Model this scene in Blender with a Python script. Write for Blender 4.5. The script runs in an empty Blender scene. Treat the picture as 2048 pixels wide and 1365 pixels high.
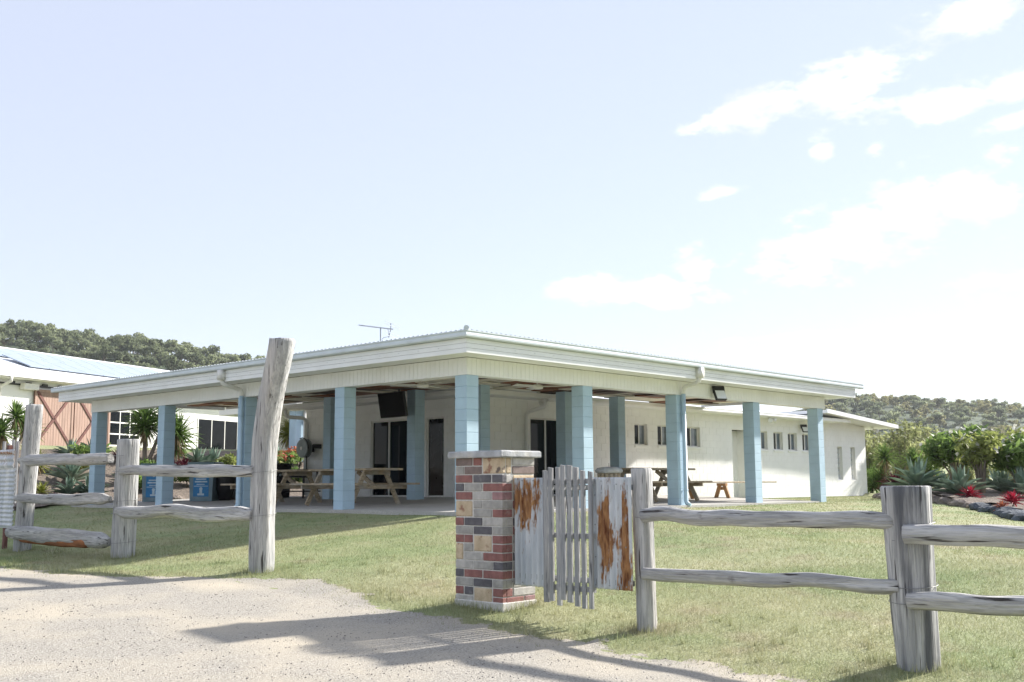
import bpy, bmesh, math, random
from mathutils import Vector, Matrix, noise
from math import sin, cos, pi, radians, sqrt, atan2
random.seed(7)
scene = bpy.context.scene
COL = scene.collection
# ------------------------------------------------------------------ camera
cam_d = bpy.data.cameras.new("camera"); cam = bpy.data.objects.new("camera", cam_d); COL.objects.link(cam)
CAM = Vector((-13.529, -13.7232, 0.4925))
R_ = Vector((0.68256748, -0.73080227, -0.00544776)); U_ = Vector((-0.09116135, -0.09253581, 0.99152747)); F_ = Vector((0.72511464, 0.67628778, 0.12978286))
cam.matrix_world = Matrix(((R_.x, U_.x, -F_.x, CAM.x), (R_.y, U_.y, -F_.y, CAM.y), (R_.z, U_.z, -F_.z, CAM.z), (0, 0, 0, 1)))
cam_d.sensor_width = 36; cam_d.lens = 2176.83 / 2048 * 36; cam_d.clip_end = 6000; cam_d.clip_start = .1
scene.camera = cam
FW = Vector((0.7313, 0.6820)).normalized()      # horizontal view direction
RT = Vector((FW.y, -FW.x))
def cd(X, D):                                   # metres right of / ahead of the viewpoint -> plan position
    return (CAM.x + RT.x * X + FW.x * D, CAM.y + RT.y * X + FW.y * D)
# ------------------------------------------------------------------ light
SUN_EL = radians(30.5)
sd = Vector((cos(SUN_EL) * .968, -cos(SUN_EL) * .25, sin(SUN_EL))).normalized()
w = bpy.data.worlds.new("World"); scene.world = w; w.use_nodes = True
def build_world():
    nt = w.node_tree; N = nt.nodes; L = nt.links; N.clear()
    out = N.new("ShaderNodeOutputWorld"); bg = N.new("ShaderNodeBackground"); bg.inputs[1].default_value = .066
    sky = N.new("ShaderNodeTexSky"); sky.sky_type = 'NISHITA'; sky.sun_disc = False
    sky.sun_elevation = SUN_EL; sky.sun_rotation = atan2(sd.x, sd.y); sky.air_density = 1.0; sky.dust_density = .15; sky.ozone_density = 1.5
    tc = N.new("ShaderNodeTexCoord")
    def m(op, a, b=None, c=None):
        n = N.new("ShaderNodeMath"); n.operation = op
        for i, v in enumerate((a, b, c)):
            if v is None: continue
            if isinstance(v, (int, float)): n.inputs[i].default_value = v
            else: L.new(v, n.inputs[i])
        return n.outputs[0]
    sep = N.new("ShaderNodeSeparateXYZ"); L.new(tc.outputs['Generated'], sep.inputs[0])
    az = m('SUBTRACT', m('ARCTAN2', sep.outputs[0], sep.outputs[1]), atan2(FW.x, FW.y)); el = m('ARCSINE', sep.outputs[2])
    nz = N.new("ShaderNodeTexNoise"); nz.inputs['Scale'].default_value = 22; nz.inputs['Detail'].default_value = 9; nz.inputs['Roughness'].default_value = .62
    mp = N.new("ShaderNodeMapping"); mp.inputs['Scale'].default_value = (1, 1, 2.2); L.new(tc.outputs['Generated'], mp.inputs[0]); L.new(mp.outputs[0], nz.inputs['Vector'])
    nf = m('SUBTRACT', nz.outputs['Fac'], .5)
    # cloud bank drifting over the right half of the sky: centre azimuth/elevation (deg), half-width, half-height, tilt
    blobs = [(16.2, 19.6, 5.2, 1.0, 14), (11.7, 18.8, 1.0, .5, 25), (24.6, 22.3, 4.6, 1.0, 18), (23.3, 18.4, 5.0, .9, 5), (26.5, 17.3, 2.2, .4, 10),
             (18.6, 12.5, 6.2, 1.45, 16), (22.6, 13.8, 3.4, 1.3, 4), (11.3, 14.9, 1.3, .32, 8), (6.9, 9.9, 4.0, .75, -3), (9.7, 11.2, 1.0, .9, 20),
             (15.1, 7.4, 2.1, .16, 2), (11.5, 7.2, .7, .25, 5), (25.4, 9.4, 2.2, .7, 0), (16.4, 16.5, .6, .35, 10), (19.0, 16.5, .6, .35, 10),
             (38, 13, 8, 1.7, 8), (52, 20, 9, 1.6, 10), (-70, 15, 9, 1.4, 0), (120, 15, 10, 1.6, 0)]
    cmb = N.new("ShaderNodeCombineXYZ"); L.new(az, cmb.inputs[0]); L.new(el, cmb.inputs[1])
    acc = None
    for (ca, ce, hx, hy, tl) in blobs:
        mpb = N.new("ShaderNodeMapping"); mpb.vector_type = 'TEXTURE'; mpb.inputs['Location'].default_value = (radians(ca), radians(ce), 0)
        mpb.inputs['Rotation'].default_value = (0, 0, radians(tl)); mpb.inputs['Scale'].default_value = (radians(hx * 1.2), radians(hy * 1.2), 1); L.new(cmb.outputs[0], mpb.inputs[0])
        ln = N.new("ShaderNodeVectorMath"); ln.operation = 'LENGTH'; L.new(mpb.outputs[0], ln.inputs[0])
        acc = ln.outputs['Value'] if acc is None else m('MINIMUM', acc, ln.outputs['Value'])
    acc = m('SUBTRACT', 1, acc)
    val = m('ADD', acc, m('MULTIPLY', nf, 3.4))
    mr = N.new("ShaderNodeMapRange"); mr.interpolation_type = 'SMOOTHSTEP'; L.new(val, mr.inputs[0]); mr.inputs[1].default_value = -.1; mr.inputs[2].default_value = .9
    cc = N.new("ShaderNodeValToRGB"); n2 = N.new("ShaderNodeTexNoise"); n2.inputs['Scale'].default_value = 14; n2.inputs['Detail'].default_value = 5; L.new(mp.outputs[0], n2.inputs['Vector']); L.new(n2.outputs['Fac'], cc.inputs[0])
    cc.color_ramp.elements[0].position = .38; cc.color_ramp.elements[1].position = .58; cc.color_ramp.elements[0].color = (3.3, 3.28, 3.28, 1); cc.color_ramp.elements[1].color = (4.6, 4.55, 4.5, 1)
    veil = N.new("ShaderNodeMix"); veil.data_type = 'RGBA'; veil.inputs[0].default_value = .78; tn = N.new("ShaderNodeMix"); tn.data_type = 'RGBA'; tn.blend_type = 'MULTIPLY'; tn.inputs[0].default_value = 1; L.new(sky.outputs[0], tn.inputs[6]); tn.inputs[7].default_value = (.98, .90, .92, 1); L.new(tn.outputs[2], veil.inputs[6]); veil.inputs[7].default_value = (2.2, 2.32, 2.68, 1)   # thin high haze
    mix = N.new("ShaderNodeMix"); mix.data_type = 'RGBA'; L.new(m('MULTIPLY', mr.outputs[0], .9), mix.inputs[0]); L.new(veil.outputs[2], mix.inputs[6]); L.new(cc.outputs[0], mix.inputs[7])
    L.new(mix.outputs[2], bg.inputs[0]); L.new(bg.outputs[0], out.inputs[0])
build_world()
sl = bpy.data.lights.new("sun", 'SUN'); sl.energy = 2.0; sl.angle = radians(2.0); sl.color = (1, .95, .88)
so = bpy.data.objects.new("sun", sl); COL.objects.link(so); so.rotation_euler = sd.to_track_quat('Z', 'Y').to_euler()
vs = scene.view_settings; vs.view_transform = 'Standard'; vs.look = 'None'; vs.gamma = 1; vs.exposure = 2.38
# ------------------------------------------------------------------ materials
def mat(name, col, rough=.7, var=.18, scale=5, bump=0., bscale=60, stretch=(1, 1, 1), metallic=0., col2=None, spec=.4, trans=0., detail=5, pos=True, low=.35, high=.65, bdist=.01):
    m = bpy.data.materials.new(name); m.use_nodes = True; nt = m.node_tree; N = nt.nodes; L = nt.links
    b = N['Principled BSDF']; b.inputs['Roughness'].default_value = rough; b.inputs['Metallic'].default_value = metallic; b.inputs['Specular IOR Level'].default_value = spec
    g = N.new("ShaderNodeNewGeometry") if pos else N.new("ShaderNodeTexCoord"); src = g.outputs['Position'] if pos else g.outputs['Object']
    mp = N.new("ShaderNodeMapping"); mp.inputs['Scale'].default_value = stretch; L.new(src, mp.inputs[0])
    n = N.new("ShaderNodeTexNoise"); n.inputs['Scale'].default_value = scale; n.inputs['Detail'].default_value = detail; L.new(mp.outputs[0], n.inputs['Vector'])
    r = N.new("ShaderNodeValToRGB"); L.new(n.outputs['Fac'], r.inputs[0])
    c1 = tuple(max(0, c * (1 - var)) for c in col); c2 = col2 if col2 else tuple(min(.95, c * (1 + var)) for c in col)
    r.color_ramp.elements[0].position = low; r.color_ramp.elements[1].position = high
    r.color_ramp.elements[0].color = (*c1, 1); r.color_ramp.elements[1].color = (*c2, 1)
    L.new(r.outputs[0], b.inputs['Base Color'])
    if bump:
        n2 = N.new("ShaderNodeTexNoise"); n2.inputs['Scale'].default_value = bscale; n2.inputs['Detail'].default_value = 4; L.new(mp.outputs[0], n2.inputs['Vector'])
        bp = N.new("ShaderNodeBump"); bp.inputs['Strength'].default_value = bump; bp.inputs['Distance'].default_value = bdist; L.new(n2.outputs['Fac'], bp.inputs['Height']); L.new(bp.outputs[0], b.inputs['Normal'])
    if trans:
        t = N.new("ShaderNodeBsdfTranslucent"); L.new(r.outputs[0], t.inputs[0]); ms = N.new("ShaderNodeMixShader"); ms.inputs[0].default_value = trans
        L.new(b.outputs[0], ms.inputs[1]); L.new(t.outputs[0], ms.inputs[2]); L.new(ms.outputs[0], N['Material Output'].inputs[0])
    m["ramp"] = r.name
    return m
def overlay(m, col, scale, lo, hi, stretch=(1, 1, 1), amt=1., seed=0.):
    """wear: a second colour laid over the first where a noise is high"""
    nt = m.node_tree; N = nt.nodes; L = nt.links; b = N['Principled BSDF']
    prev = b.inputs['Base Color'].links[0].from_socket
    g = N.new("ShaderNodeNewGeometry"); mp = N.new("ShaderNodeMapping"); mp.inputs['Scale'].default_value = stretch; mp.inputs['Location'].default_value = (seed, seed * 1.7, seed * .6); L.new(g.outputs['Position'], mp.inputs[0])
    n = N.new("ShaderNodeTexNoise"); n.inputs['Scale'].default_value = scale; n.inputs['Detail'].default_value = 7; L.new(mp.outputs[0], n.inputs['Vector'])
    mr = N.new("ShaderNodeMapRange"); mr.inputs[1].default_value = lo; mr.inputs[2].default_value = hi; mr.inputs[4].default_value = amt; L.new(n.outputs['Fac'], mr.inputs[0])
    mx = N.new("ShaderNodeMix"); mx.data_type = 'RGBA'; L.new(mr.outputs[0], mx.inputs[0]); L.new(prev, mx.inputs[6]); mx.inputs[7].default_value = (*col, 1); L.new(mx.outputs[2], b.inputs['Base Color'])
    return m
MT = {}
MT['white'] = overlay(mat('white_paint', (.87, .865, .85), .6, .03, 1.2, .12, 90), (.68, .66, .6), 1.3, .55, .8, (1, 1, .35), .3)
MT['cream'] = overlay(mat('cream_paint', (.86, .86, .85), .6, .03, 1.5, .1, 120), (.70, .68, .60), 1.6, .55, .8, (1, 1, .3), .35)
MT['fascia'] = overlay(mat('fascia_paint', (.86, .87, .87), .5, .03, 2), (.62, .6, .54), 2.5, .58, .8, (.6, .6, 1), .3)
MT['blue'] = overlay(mat('blue_masonry_paint', (.43, .575, .685), .7, .05, 3, .25, 140, bdist=.004), (.42, .55, .64), 2.2, .5, .8, (1, 1, .5), .5)
MT['bluepipe'] = mat('blue_pipe_paint', (.43, .575, .685), .4, .04, 3)
MT['zinc'] = mat('zinc_gutter', (.60, .66, .69), .38, .06, 3, spec=.5)
MT['roof'] = mat('white_roof_sheet', (.80, .82, .84), .4, .04, 1.5)
MT['grove'] = mat('grey_block_joint', (.80, .79, .76), .9, .04, 5)
MT['bluejoint'] = mat('blue_joint_paint', (.32, .46, .56), .9, .06, 5)
MT['brown'] = mat('redwood_board', (.24, .095, .05), .55, .45, 4, stretch=(1, 1, 1))
MT['brown2'] = mat('dark_wood_board', (.075, .035, .022), .55, .4, 4)
MT['creamboard'] = mat('cream_board', (.78, .73, .61), .6, .1, 4)
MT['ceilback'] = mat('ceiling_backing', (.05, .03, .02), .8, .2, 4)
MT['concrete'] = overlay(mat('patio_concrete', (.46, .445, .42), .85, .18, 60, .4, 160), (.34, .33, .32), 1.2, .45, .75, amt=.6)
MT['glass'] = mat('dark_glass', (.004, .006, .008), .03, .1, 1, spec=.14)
MT['pane'] = mat('window_glass', (.14, .17, .20), .08, .25, 3, spec=.5)
MT['frosted'] = mat('frosted_louvre_glass', (.55, .6, .63), .25, .1, 6, spec=.5)
MT['alu'] = mat('aluminium_frame', (.74, .73, .70), .4, .05, 4, spec=.5)
MT['whitepvc'] = mat('white_plastic', (.76, .75, .71), .45, .04, 3)
MT['black'] = mat('black_metal', (.018, .018, .02), .4, .2, 8)
MT['tv'] = mat('black_screen', (.004, .004, .005), .4, .1, 2, spec=.03)
MT['steel'] = mat('grey_steel', (.30, .32, .34), .35, .1, 8, metallic=.7)
MT['greyplastic'] = mat('grey_plastic', (.27, .31, .31), .45, .1, 6)
MT['lamp'] = mat('lamp_glass', (.72, .74, .74), .12, .05, 3, spec=.6)
MT['timber'] = overlay(mat('table_timber_x', (.38, .30, .20), .75, .3, 9, .3, 80, stretch=(1, 1, 4)), (.40, .38, .34), 3, .45, .7, amt=.7)
MT['orangetimber'] = mat('orange_timber', (.42, .24, .11), .7, .25, 9, stretch=(3, 3, 1))
MT['barn'] = overlay(mat('barn_timber', (.35, .235, .19), .75, .12, 6, stretch=(2, 2, .25)), (.43, .28, .22), 2, .5, .8, (1, 1, .2), .5)
MT['barndark'] = mat('barn_frame_timber', (.14, .06, .05), .75, .2, 6)
MT['panel'] = mat('solar_panel_glass', (.34, .40, .48), .25, .06, 3, spec=.4)
def wood(name, st, seed, c=(.43, .425, .415), c2=(.57, .565, .555)):
    m = mat(name, c, .9, .25, 7, 1., 24, stretch=st, col2=c2, detail=10, bdist=.02)
    overlay(m, (.27, .275, .29), 6, .52, .68, st, .6, seed); overlay(m, (.52, .43, .31), 1.3, .52, .75, tuple(min(1, s_ * 1.2) for s_ in st), .42, seed + 3)
    overlay(m, (.24, .24, .245), 30, .50, .60, st, .5, seed + 30); overlay(m, (.60, .585, .56), 34, .56, .66, st, .45, seed + 40)
    overlay(m, (.035, .03, .028), 17, .62, .67, tuple(s_ * .7 for s_ in st), .95, seed + 9); overlay(m, (.10, .085, .075), 3.2, .70, .76, (1, 1, 1), .5, seed + 21)
    return m
MT['post'] = wood('weathered_post_timber', (2.2, 2.2, .16), 1.)
MT['greypost'] = wood('dark_weathered_post_timber', (2.6, 2.6, .13), 4.); overlay(MT['greypost'], (.075, .08, .095), 5, .44, .60, (2.4, 2.4, .16), .85, 14.)
MT['rail'] = wood('weathered_rail_timber', (2.2, .14, 2.2), 7.)
MT['bark'] = mat('reddish_inner_timber', (.30, .12, .05), .9, .35, 9, .7, 30, stretch=(2, .3, 2))
MT['picket'] = wood('weathered_picket_timber', (3, 3, .2), 11.); overlay(MT['picket'], (.22, .235, .26), 5, .4, .62, (3, 3, .2), .6, 2.)
MT['wire'] = mat('fence_wire', (.25, .25, .25), .5, .2, 20, metallic=.6)
MT['mortar'] = mat('mortar', (.60, .58, .54), .95, .1, 30, .4, 120)
MT['cap'] = overlay(mat('pillar_cap_stone', (.40, .41, .42), .9, .2, 9, .7, 50), (.6, .57, .5), 5, .5, .7, amt=.5)
for k, c in dict(R=(.28, .13, .115), G=(.37, .355, .33), D=(.125, .12, .13), B=(.22, .17, .155), L=(.47, .45, .42), P=(.34, .20, .20)).items():
    MT['brick' + k] = overlay(mat('brick_face_' + {'R': 'red', 'G': 'grey', 'D': 'charcoal', 'B': 'brown', 'L': 'pale', 'P': 'pink'}[k], c, .85, .16, 14, .5, 90), (.55, .52, .48), 9, .62, .8, amt=.45, seed=ord(k))
MT['brickT'] = overlay(overlay(mat('sandstone_face', (.54, .42, .28), .9, .12, 10, .7, 40, col2=(.63, .51, .36)), (.24, .09, .06), 11, .58, .66, amt=.75, seed=3), (.09, .07, .07), 6.5, .62, .68, amt=.85, seed=8)
MT['rock'] = overlay(mat('garden_rock', (.20, .17, .15), .9, .3, 5, .9, 18, bdist=.04), (.36, .26, .2), 3, .5, .7, amt=.6)
MT['bluerock'] = mat('blue_grey_rock', (.085, .10, .12), .9, .3, 6, .9, 18, bdist=.04)
MT['mulch'] = overlay(mat('bed_soil', (.19, .155, .125), .95, .3, 14, 1., 40, bdist=.04), (.13, .105, .09), 4, .5, .7, amt=.7)
def leafm(name, c, c2=None, rough=.5, tr=.25, sc=4): return mat(name, c, rough, .35, sc, col2=c2, trans=tr, spec=.35, detail=3)
MT['agave'] = leafm('agave_leaf', (.17, .25, .17), (.28, .38, .30), .5, .12)
MT['yucca'] = leafm('yucca_leaf', (.08, .15, .035), (.18, .28, .07), .4, .35, 8)
MT['yucca_y'] = leafm('yellow_yucca_leaf', (.20, .24, .04), (.36, .38, .08), .45, .3, 8)
MT['deadleaf'] = leafm('dead_yucca_leaf', (.30, .22, .11), (.42, .33, .19), .8, .1, 8)
MT['red'] = leafm('red_bromeliad_leaf', (.22, .012, .03), (.42, .03, .06), .35, .3, 8)
MT['darkred'] = leafm('dark_red_leaf', (.07, .014, .03), (.17, .03, .05), .4, .2, 8)
MT['redflower'] = leafm('coral_flower', (.50, .10, .06), (.62, .22, .10), .6, .3, 12)
MT['shrub'] = leafm('shrub_leaf', (.13, .23, .055), (.25, .36, .10), .45, .45, 3)
MT['shrub_y'] = leafm('yellow_green_shrub_leaf', (.22, .28, .07), (.40, .44, .15), .5, .5, 3)
MT['flower'] = leafm('white_flower', (.75, .74, .66), (.8, .8, .74), .6, .3, 10)
MT['gum'] = leafm('gum_leaf', (.17, .21, .115), (.30, .335, .19), .6, .55, .12)
MT['gum_y'] = leafm('yellowish_gum_leaf', (.27, .27, .12), (.42, .40, .19), .6, .5, .12)
MT['bamboo'] = leafm('feathery_leaf', (.24, .27, .12), (.38, .40, .19), .55, .5, .5)
MT['trunk'] = mat('grey_trunk_bark', (.24, .20, .16), .9, .3, 6, .6, 25, stretch=(2, 2, .4))
MT['forest'] = mat('forest_floor', (.06, .085, .045), .95, .4, .12, 1., .5, bdist=1.)
# ------------------------------------------------------------------ mesh helpers
class MB:
    def __init__(s): s.v = []; s.f = []; s.mi = []; s.cur = 0
    def add(s, vs, fs):
        o = len(s.v); s.v += [tuple(v) for v in vs]; s.f += [tuple(i + o for i in f) for f in fs]; s.mi += [s.cur] * len(fs)
    def box(s, x0, x1, y0, y1, z0, z1):
        s.add([(x0, y0, z0), (x1, y0, z0), (x1, y1, z0), (x0, y1, z0), (x0, y0, z1), (x1, y0, z1), (x1, y1, z1), (x0, y1, z1)],
              [(0, 3, 2, 1), (4, 5, 6, 7), (0, 1, 5, 4), (1, 2, 6, 5), (2, 3, 7, 6), (3, 0, 4, 7)])
    def bev(s, x0, x1, y0, y1, z0, z1, r=.004):
        hx, hy, hz = (x1 - x0) / 2, (y1 - y0) / 2, (z1 - z0) / 2; c = Vector(((x0 + x1) / 2, (y0 + y1) / 2, (z0 + z1) / 2)); vs = []; ix = {}
        for sx in (-1, 1):
            for sy in (-1, 1):
                for sz in (-1, 1):
                    for ax in range(3):
                        p = [sx * hx, sy * hy, sz * hz]; sg = (sx, sy, sz)
                        for k in range(3):
                            if k != ax: p[k] -= sg[k] * r
                        ix[(sx, sy, sz, ax)] = len(vs); vs.append(c + Vector(p))
        fs = []
        def q(l):
            a, b, d = (Vector(vs[l[0]]), Vector(vs[l[1]]), Vector(vs[l[2]])); n = (b - a).cross(d - b)
            ctr = sum((Vector(vs[i]) for i in l), Vector()) / len(l) - c
            fs.append(tuple(l) if n.dot(ctr) > 0 else tuple(reversed(l)))
        for ax in range(3):
            o1, o2 = [k for k in range(3) if k != ax]
            for sg in (-1, 1):
                l = []
                for (a, b) in ((-1, -1), (1, -1), (1, 1), (-1, 1)):
                    t = [0, 0, 0]; t[ax] = sg; t[o1] = a; t[o2] = b; l.append(ix[(*t, ax)])
                q(l)
            for a in (-1, 1):
                for b in (-1, 1):
                    t0 = [0, 0, 0]; t0[o1] = a; t0[o2] = b; t0[ax] = -1; t1 = list(t0); t1[ax] = 1
                    q([ix[(*t0, o1)], ix[(*t1, o1)], ix[(*t1, o2)], ix[(*t0, o2)]])
        for sx in (-1, 1):
            for sy in (-1, 1):
                for sz in (-1, 1): q([ix[(sx, sy, sz, 0)], ix[(sx, sy, sz, 1)], ix[(sx, sy, sz, 2)]])
        s.add(vs, fs)
    def bar(s, p0, p1, w, h, up=(0, 0, 1), r=0):
        p0 = Vector(p0); p1 = Vector(p1); d = (p1 - p0).normalized(); u = Vector(up)
        sd_ = d.cross(u).normalized(); u = sd_.cross(d).normalized(); vs = []
        for p in (p0, p1):
            for (a, b) in ((-1, -1), (1, -1), (1, 1), (-1, 1)): vs.append(p + sd_ * a * w / 2 + u * b * h / 2)
        s.add(vs, [(3, 2, 1, 0), (4, 5, 6, 7), (0, 1, 5, 4), (1, 2, 6, 5), (2, 3, 7, 6), (3, 0, 4, 7)])
    def tube(s, path, rad, n=8, cap=True):
        P = [Vector(p) for p in path]; rs = rad if isinstance(rad, (list, tuple)) else [rad] * len(P); vs = []; ref = None
        for i, p in enumerate(P):
            d = (P[min(i + 1, len(P) - 1)] - P[max(i - 1, 0)]).normalized()
            if ref is None: ref = Vector((0, 0, 1)) if abs(d.z) < .9 else Vector((1, 0, 0))
            a = d.cross(ref).normalized(); ref = a.cross(d).normalized()
            for k in range(n):
                t = 2 * pi * k / n; vs.append(p + (a * cos(t) + ref * sin(t)) * rs[i])
        fs = []
        for i in range(len(P) - 1):
            for k in range(n):
                fs.append((i * n + k, i * n + (k + 1) % n, (i + 1) * n + (k + 1) % n, (i + 1) * n + k))
        if cap: fs.append(tuple(reversed(range(n)))); fs.append(tuple(range((len(P) - 1) * n, len(P) * n)))
        s.add(vs, fs)
    def lathe(s, c, prof, n=16, axis='z'):
        vs = []
        for (r, h) in prof:
            for k in range(n):
                t = 2 * pi * k / n; x, y = r * cos(t), r * sin(t)
                vs.append((c[0] + x, c[1] + y, c[2] + h) if axis == 'z' else ((c[0] + h, c[1] + x, c[2] + y) if axis == 'x' else (c[0] + y, c[1] + h, c[2] + x)))
        fs = []
        for i in range(len(prof) - 1):
            for k in range(n): fs.append((i * n + k, i * n + (k + 1) % n, (i + 1) * n + (k + 1) % n, (i + 1) * n + k))
        fs.append(tuple(reversed(range(n)))); fs.append(tuple(range((len(prof) - 1) * n, len(prof) * n)))
        s.add(vs, fs)
    def prism(s, pts, fn0, fn1):
        n = len(pts); s.add([fn0(p) for p in pts] + [fn1(p) for p in pts], [tuple(reversed(range(n))), tuple(range(n, 2 * n))] + [(i, (i + 1) % n, n + (i + 1) % n, n + i) for i in range(n)])
    def mesh(s, name, m, smooth=False):
        me = bpy.data.meshes.new(name); me.from_pydata(s.v, [], s.f)
        for x in (m if isinstance(m, (list, tuple)) else [m]): me.materials.append(MT[x] if isinstance(x, str) else x)
        if isinstance(m, (list, tuple)): me.polygons.foreach_set('material_index', s.mi)
        if smooth: me.polygons.foreach_set('use_smooth', [True] * len(me.polygons))
        me.update(); return me
    def build(s, name, m, parent=None, smooth=False, local=False):
        return put(name, s.mesh(name, m, smooth), parent, (0, 0, 0), local=local)
def wloc(o):
    v = Vector()
    while o is not None: v += o.location; o = o.parent
    return v
def put(name, me, parent=None, loc=(0, 0, 0), rot=None, scale=None, local=False):
    o = bpy.data.objects.new(name, me); COL.objects.link(o); o.location = Vector(loc)
    if rot: o.rotation_euler = rot
    if scale: o.scale = scale
    if parent is not None:
        if not local: o.location = Vector(loc) - wloc(parent)
        o.parent = parent
    return o
def tag(o, label=None, cat=None, group=None, kind=None):
    if label: o['label'] = label
    if cat: o['category'] = cat
    if group: o['group'] = group
    if kind: o['kind'] = kind
    return o
def thing(name, label, cat, loc=(0, 0, 0), group=None):
    o = bpy.data.objects.new(name, None); COL.objects.link(o); o.location = loc; o.empty_display_size = .2
    return tag(o, label, cat, group)
def dup(root, loc, rz=0, sc=1, label=None):
    def cp(o, par):
        c = o.copy(); COL.objects.link(c)
        if par: c.parent = par
        for ch in o.children: cp(ch, c)
        return c
    r = cp(root, None); r.location = loc; r.rotation_euler = (0, 0, rz); r.scale = (sc, sc, sc)
    if label: r['label'] = label
    return r
def struct(o): o['kind'] = 'structure'; return o
def ss(t): t = min(1., max(0., t)); return t * t * (3 - 2 * t)
# ------------------------------------------------------------------ ground
def gz(a, b):
    z = -.05 + .1 * ss((a - 10) / 14)
    if a < 0: z -= .095 * min(-a, 6) + .018 * min(max(0, -a - 6), 16)
    if b < -1: z -= .045 * min(-b - 1, 14)
    z += 1.95 * ss((b - 15.5) / 9)
    if -14 < a < 30 and -14 < b < 16: z += .022 * noise.noise(Vector((a * .6, b * .6, 3.1)))
    if a > -.3 and 0 < b < 15.4 and a < 26: z = min(z, -.045)
    return z
def coords(lo, hi, step, far):
    c = []; x = lo
    while x < hi: c.append(x); x += step
    c.append(hi); st = step; x = hi
    while x < far: st *= 1.35; x += st; c.append(x)
    st = step; x = lo
    while x > -far: st *= 1.35; x -= st; c.insert(0, x)
    return c
ca, cb = coords(-16, 30, .3, 900), coords(-16, 30, .3, 900)
mb = MB(); mb.v = [(a, b, gz(a, b)) for b in cb for a in ca]; n = len(ca)
mb.f = [(j * n + i, j * n + i + 1, (j + 1) * n + i + 1, (j + 1) * n + i) for j in range(len(cb) - 1) for i in range(n - 1)]
def lawn_mat(name, blade=False):
    m = bpy.data.materials.new(name); m.use_nodes = True; nt = m.node_tree; N = nt.nodes; L = nt.links; b = N['Principled BSDF']
    b.inputs['Roughness'].default_value = .8; b.inputs['Specular IOR Level'].default_value = .2
    g = N.new("ShaderNodeNewGeometry")
    def nz(sc, det=4, st=(1, 1, 1)):
        mp = N.new("ShaderNodeMapping"); mp.inputs['Scale'].default_value = st; L.new(g.outputs['Position'], mp.inputs[0])
        x = N.new("ShaderNodeTexNoise"); x.inputs['Scale'].default_value = sc; x.inputs['Detail'].default_value = det; L.new(mp.outputs[0], x.inputs['Vector']); return x.outputs['Fac']
    def ramp(f, p0, c0, p1, c1):
        r = N.new("ShaderNodeValToRGB"); r.color_ramp.elements[0].position = p0; r.color_ramp.elements[1].position = p1
        r.color_ramp.elements[0].color = (*c0, 1); r.color_ramp.elements[1].color = (*c1, 1); L.new(f, r.inputs[0]); return r.outputs[0]
    def mx(f, a, c):
        x = N.new("ShaderNodeMix"); x.data_type = 'RGBA'
        if isinstance(f, float): x.inputs[0].default_value = f
        else: L.new(f, x.inputs[0])
        for s_, i in ((a, 6), (c, 7)):
            if isinstance(s_, tuple): x.inputs[i].default_value = (*s_, 1)
            else: L.new(s_, x.inputs[i])
        return x.outputs[2]
    green = ramp(nz(2.5, 6), .3, (.20, .255, .115), .7, (.285, .335, .165))
    dry = ramp(nz(9, 5), .3, (.40, .36, .22), .7, (.51, .465, .31))
    f1 = N.new("ShaderNodeMapRange"); L.new(nz(.55, 5), f1.inputs[0]); f1.inputs[1].default_value = .38; f1.inputs[2].default_value = .72; f1.inputs[4].default_value = .75
    col = mx(f1.outputs[0], green, dry)
    f3 = N.new("ShaderNodeMapRange"); L.new(nz(1.5, 8), f3.inputs[0]); f3.inputs[1].default_value = .56; f3.inputs[2].default_value = .70; f3.inputs[4].default_value = .45
    col = mx(f3.outputs[0], col, (.33, .265, .19))
    if blade:
        oi = N.new("ShaderNodeAttribute"); oi.attribute_name = 'rnd'; f = N.new("ShaderNodeMapRange"); L.new(oi.outputs['Fac'], f.inputs[0]); f.inputs[1].default_value = .55; f.inputs[2].default_value = 1.; f.inputs[4].default_value = .55
        col = mx(f.outputs[0], col, (.48, .44, .27))
        t = N.new("ShaderNodeBsdfTranslucent"); L.new(col, t.inputs[0]); ms = N.new("ShaderNodeMixShader"); ms.inputs[0].default_value = .35
        L.new(b.outputs[0], ms.inputs[1]); L.new(t.outputs[0], ms.inputs[2]); L.new(ms.outputs[0], N['Material Output'].inputs[0])
    else:
        f2 = N.new("ShaderNodeMapRange"); L.new(nz(38, 5), f2.inputs[0]); f2.inputs[1].default_value = .45; f2.inputs[2].default_value = .7; f2.inputs[4].default_value = .5
        col = mx(f2.outputs[0], col, (.16, .16, .07))
        bp = N.new("ShaderNodeBump"); bp.inputs['Strength'].default_value = .8; bp.inputs['Distance'].default_value = .03; L.new(nz(45, 6), bp.inputs['Height']); L.new(bp.outputs[0], b.inputs['Normal'])
    L.new(col, b.inputs['Base Color']); return m
MT['lawn'] = lawn_mat('lawn_turf'); MT['blade'] = lawn_mat('grass_blade', True)
struct(mb.build('ground', 'lawn', smooth=True))
EDGE = [(-14, -8.6), (-13, -7.7), (-11.2, -6.45), (-10.4, -6.05), (-9.3, -5.85), (-8.6, -5.86), (-7.76, -5.86), (-6.76, -6.0), (-5.64, -5.95), (-4.35, -5.75), (-2.9, -5.35), (-2.0, -5.75), (-.54, -6.85), (2.2, -7.15), (6, -7.3), (14, -8)]
def edge(b):
    for (b0, a0), (b1, a1) in zip(EDGE, EDGE[1:]):
        if b0 <= b <= b1: return a0 + (a1 - a0) * (b - b0) / (b1 - b0)
    return EDGE[0][1] if b < EDGE[0][0] else EDGE[-1][1]
def gravel_amt(a, b):   # > 0 on the gravel
    return edge(b) - a + .30 * noise.noise(Vector((a * 1.3, b * 1.3, 0))) + .16 * noise.noise(Vector((a * 5, b * 5, 2))) + .07 * noise.noise(Vector((a * 15, b * 15, 5)))
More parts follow.
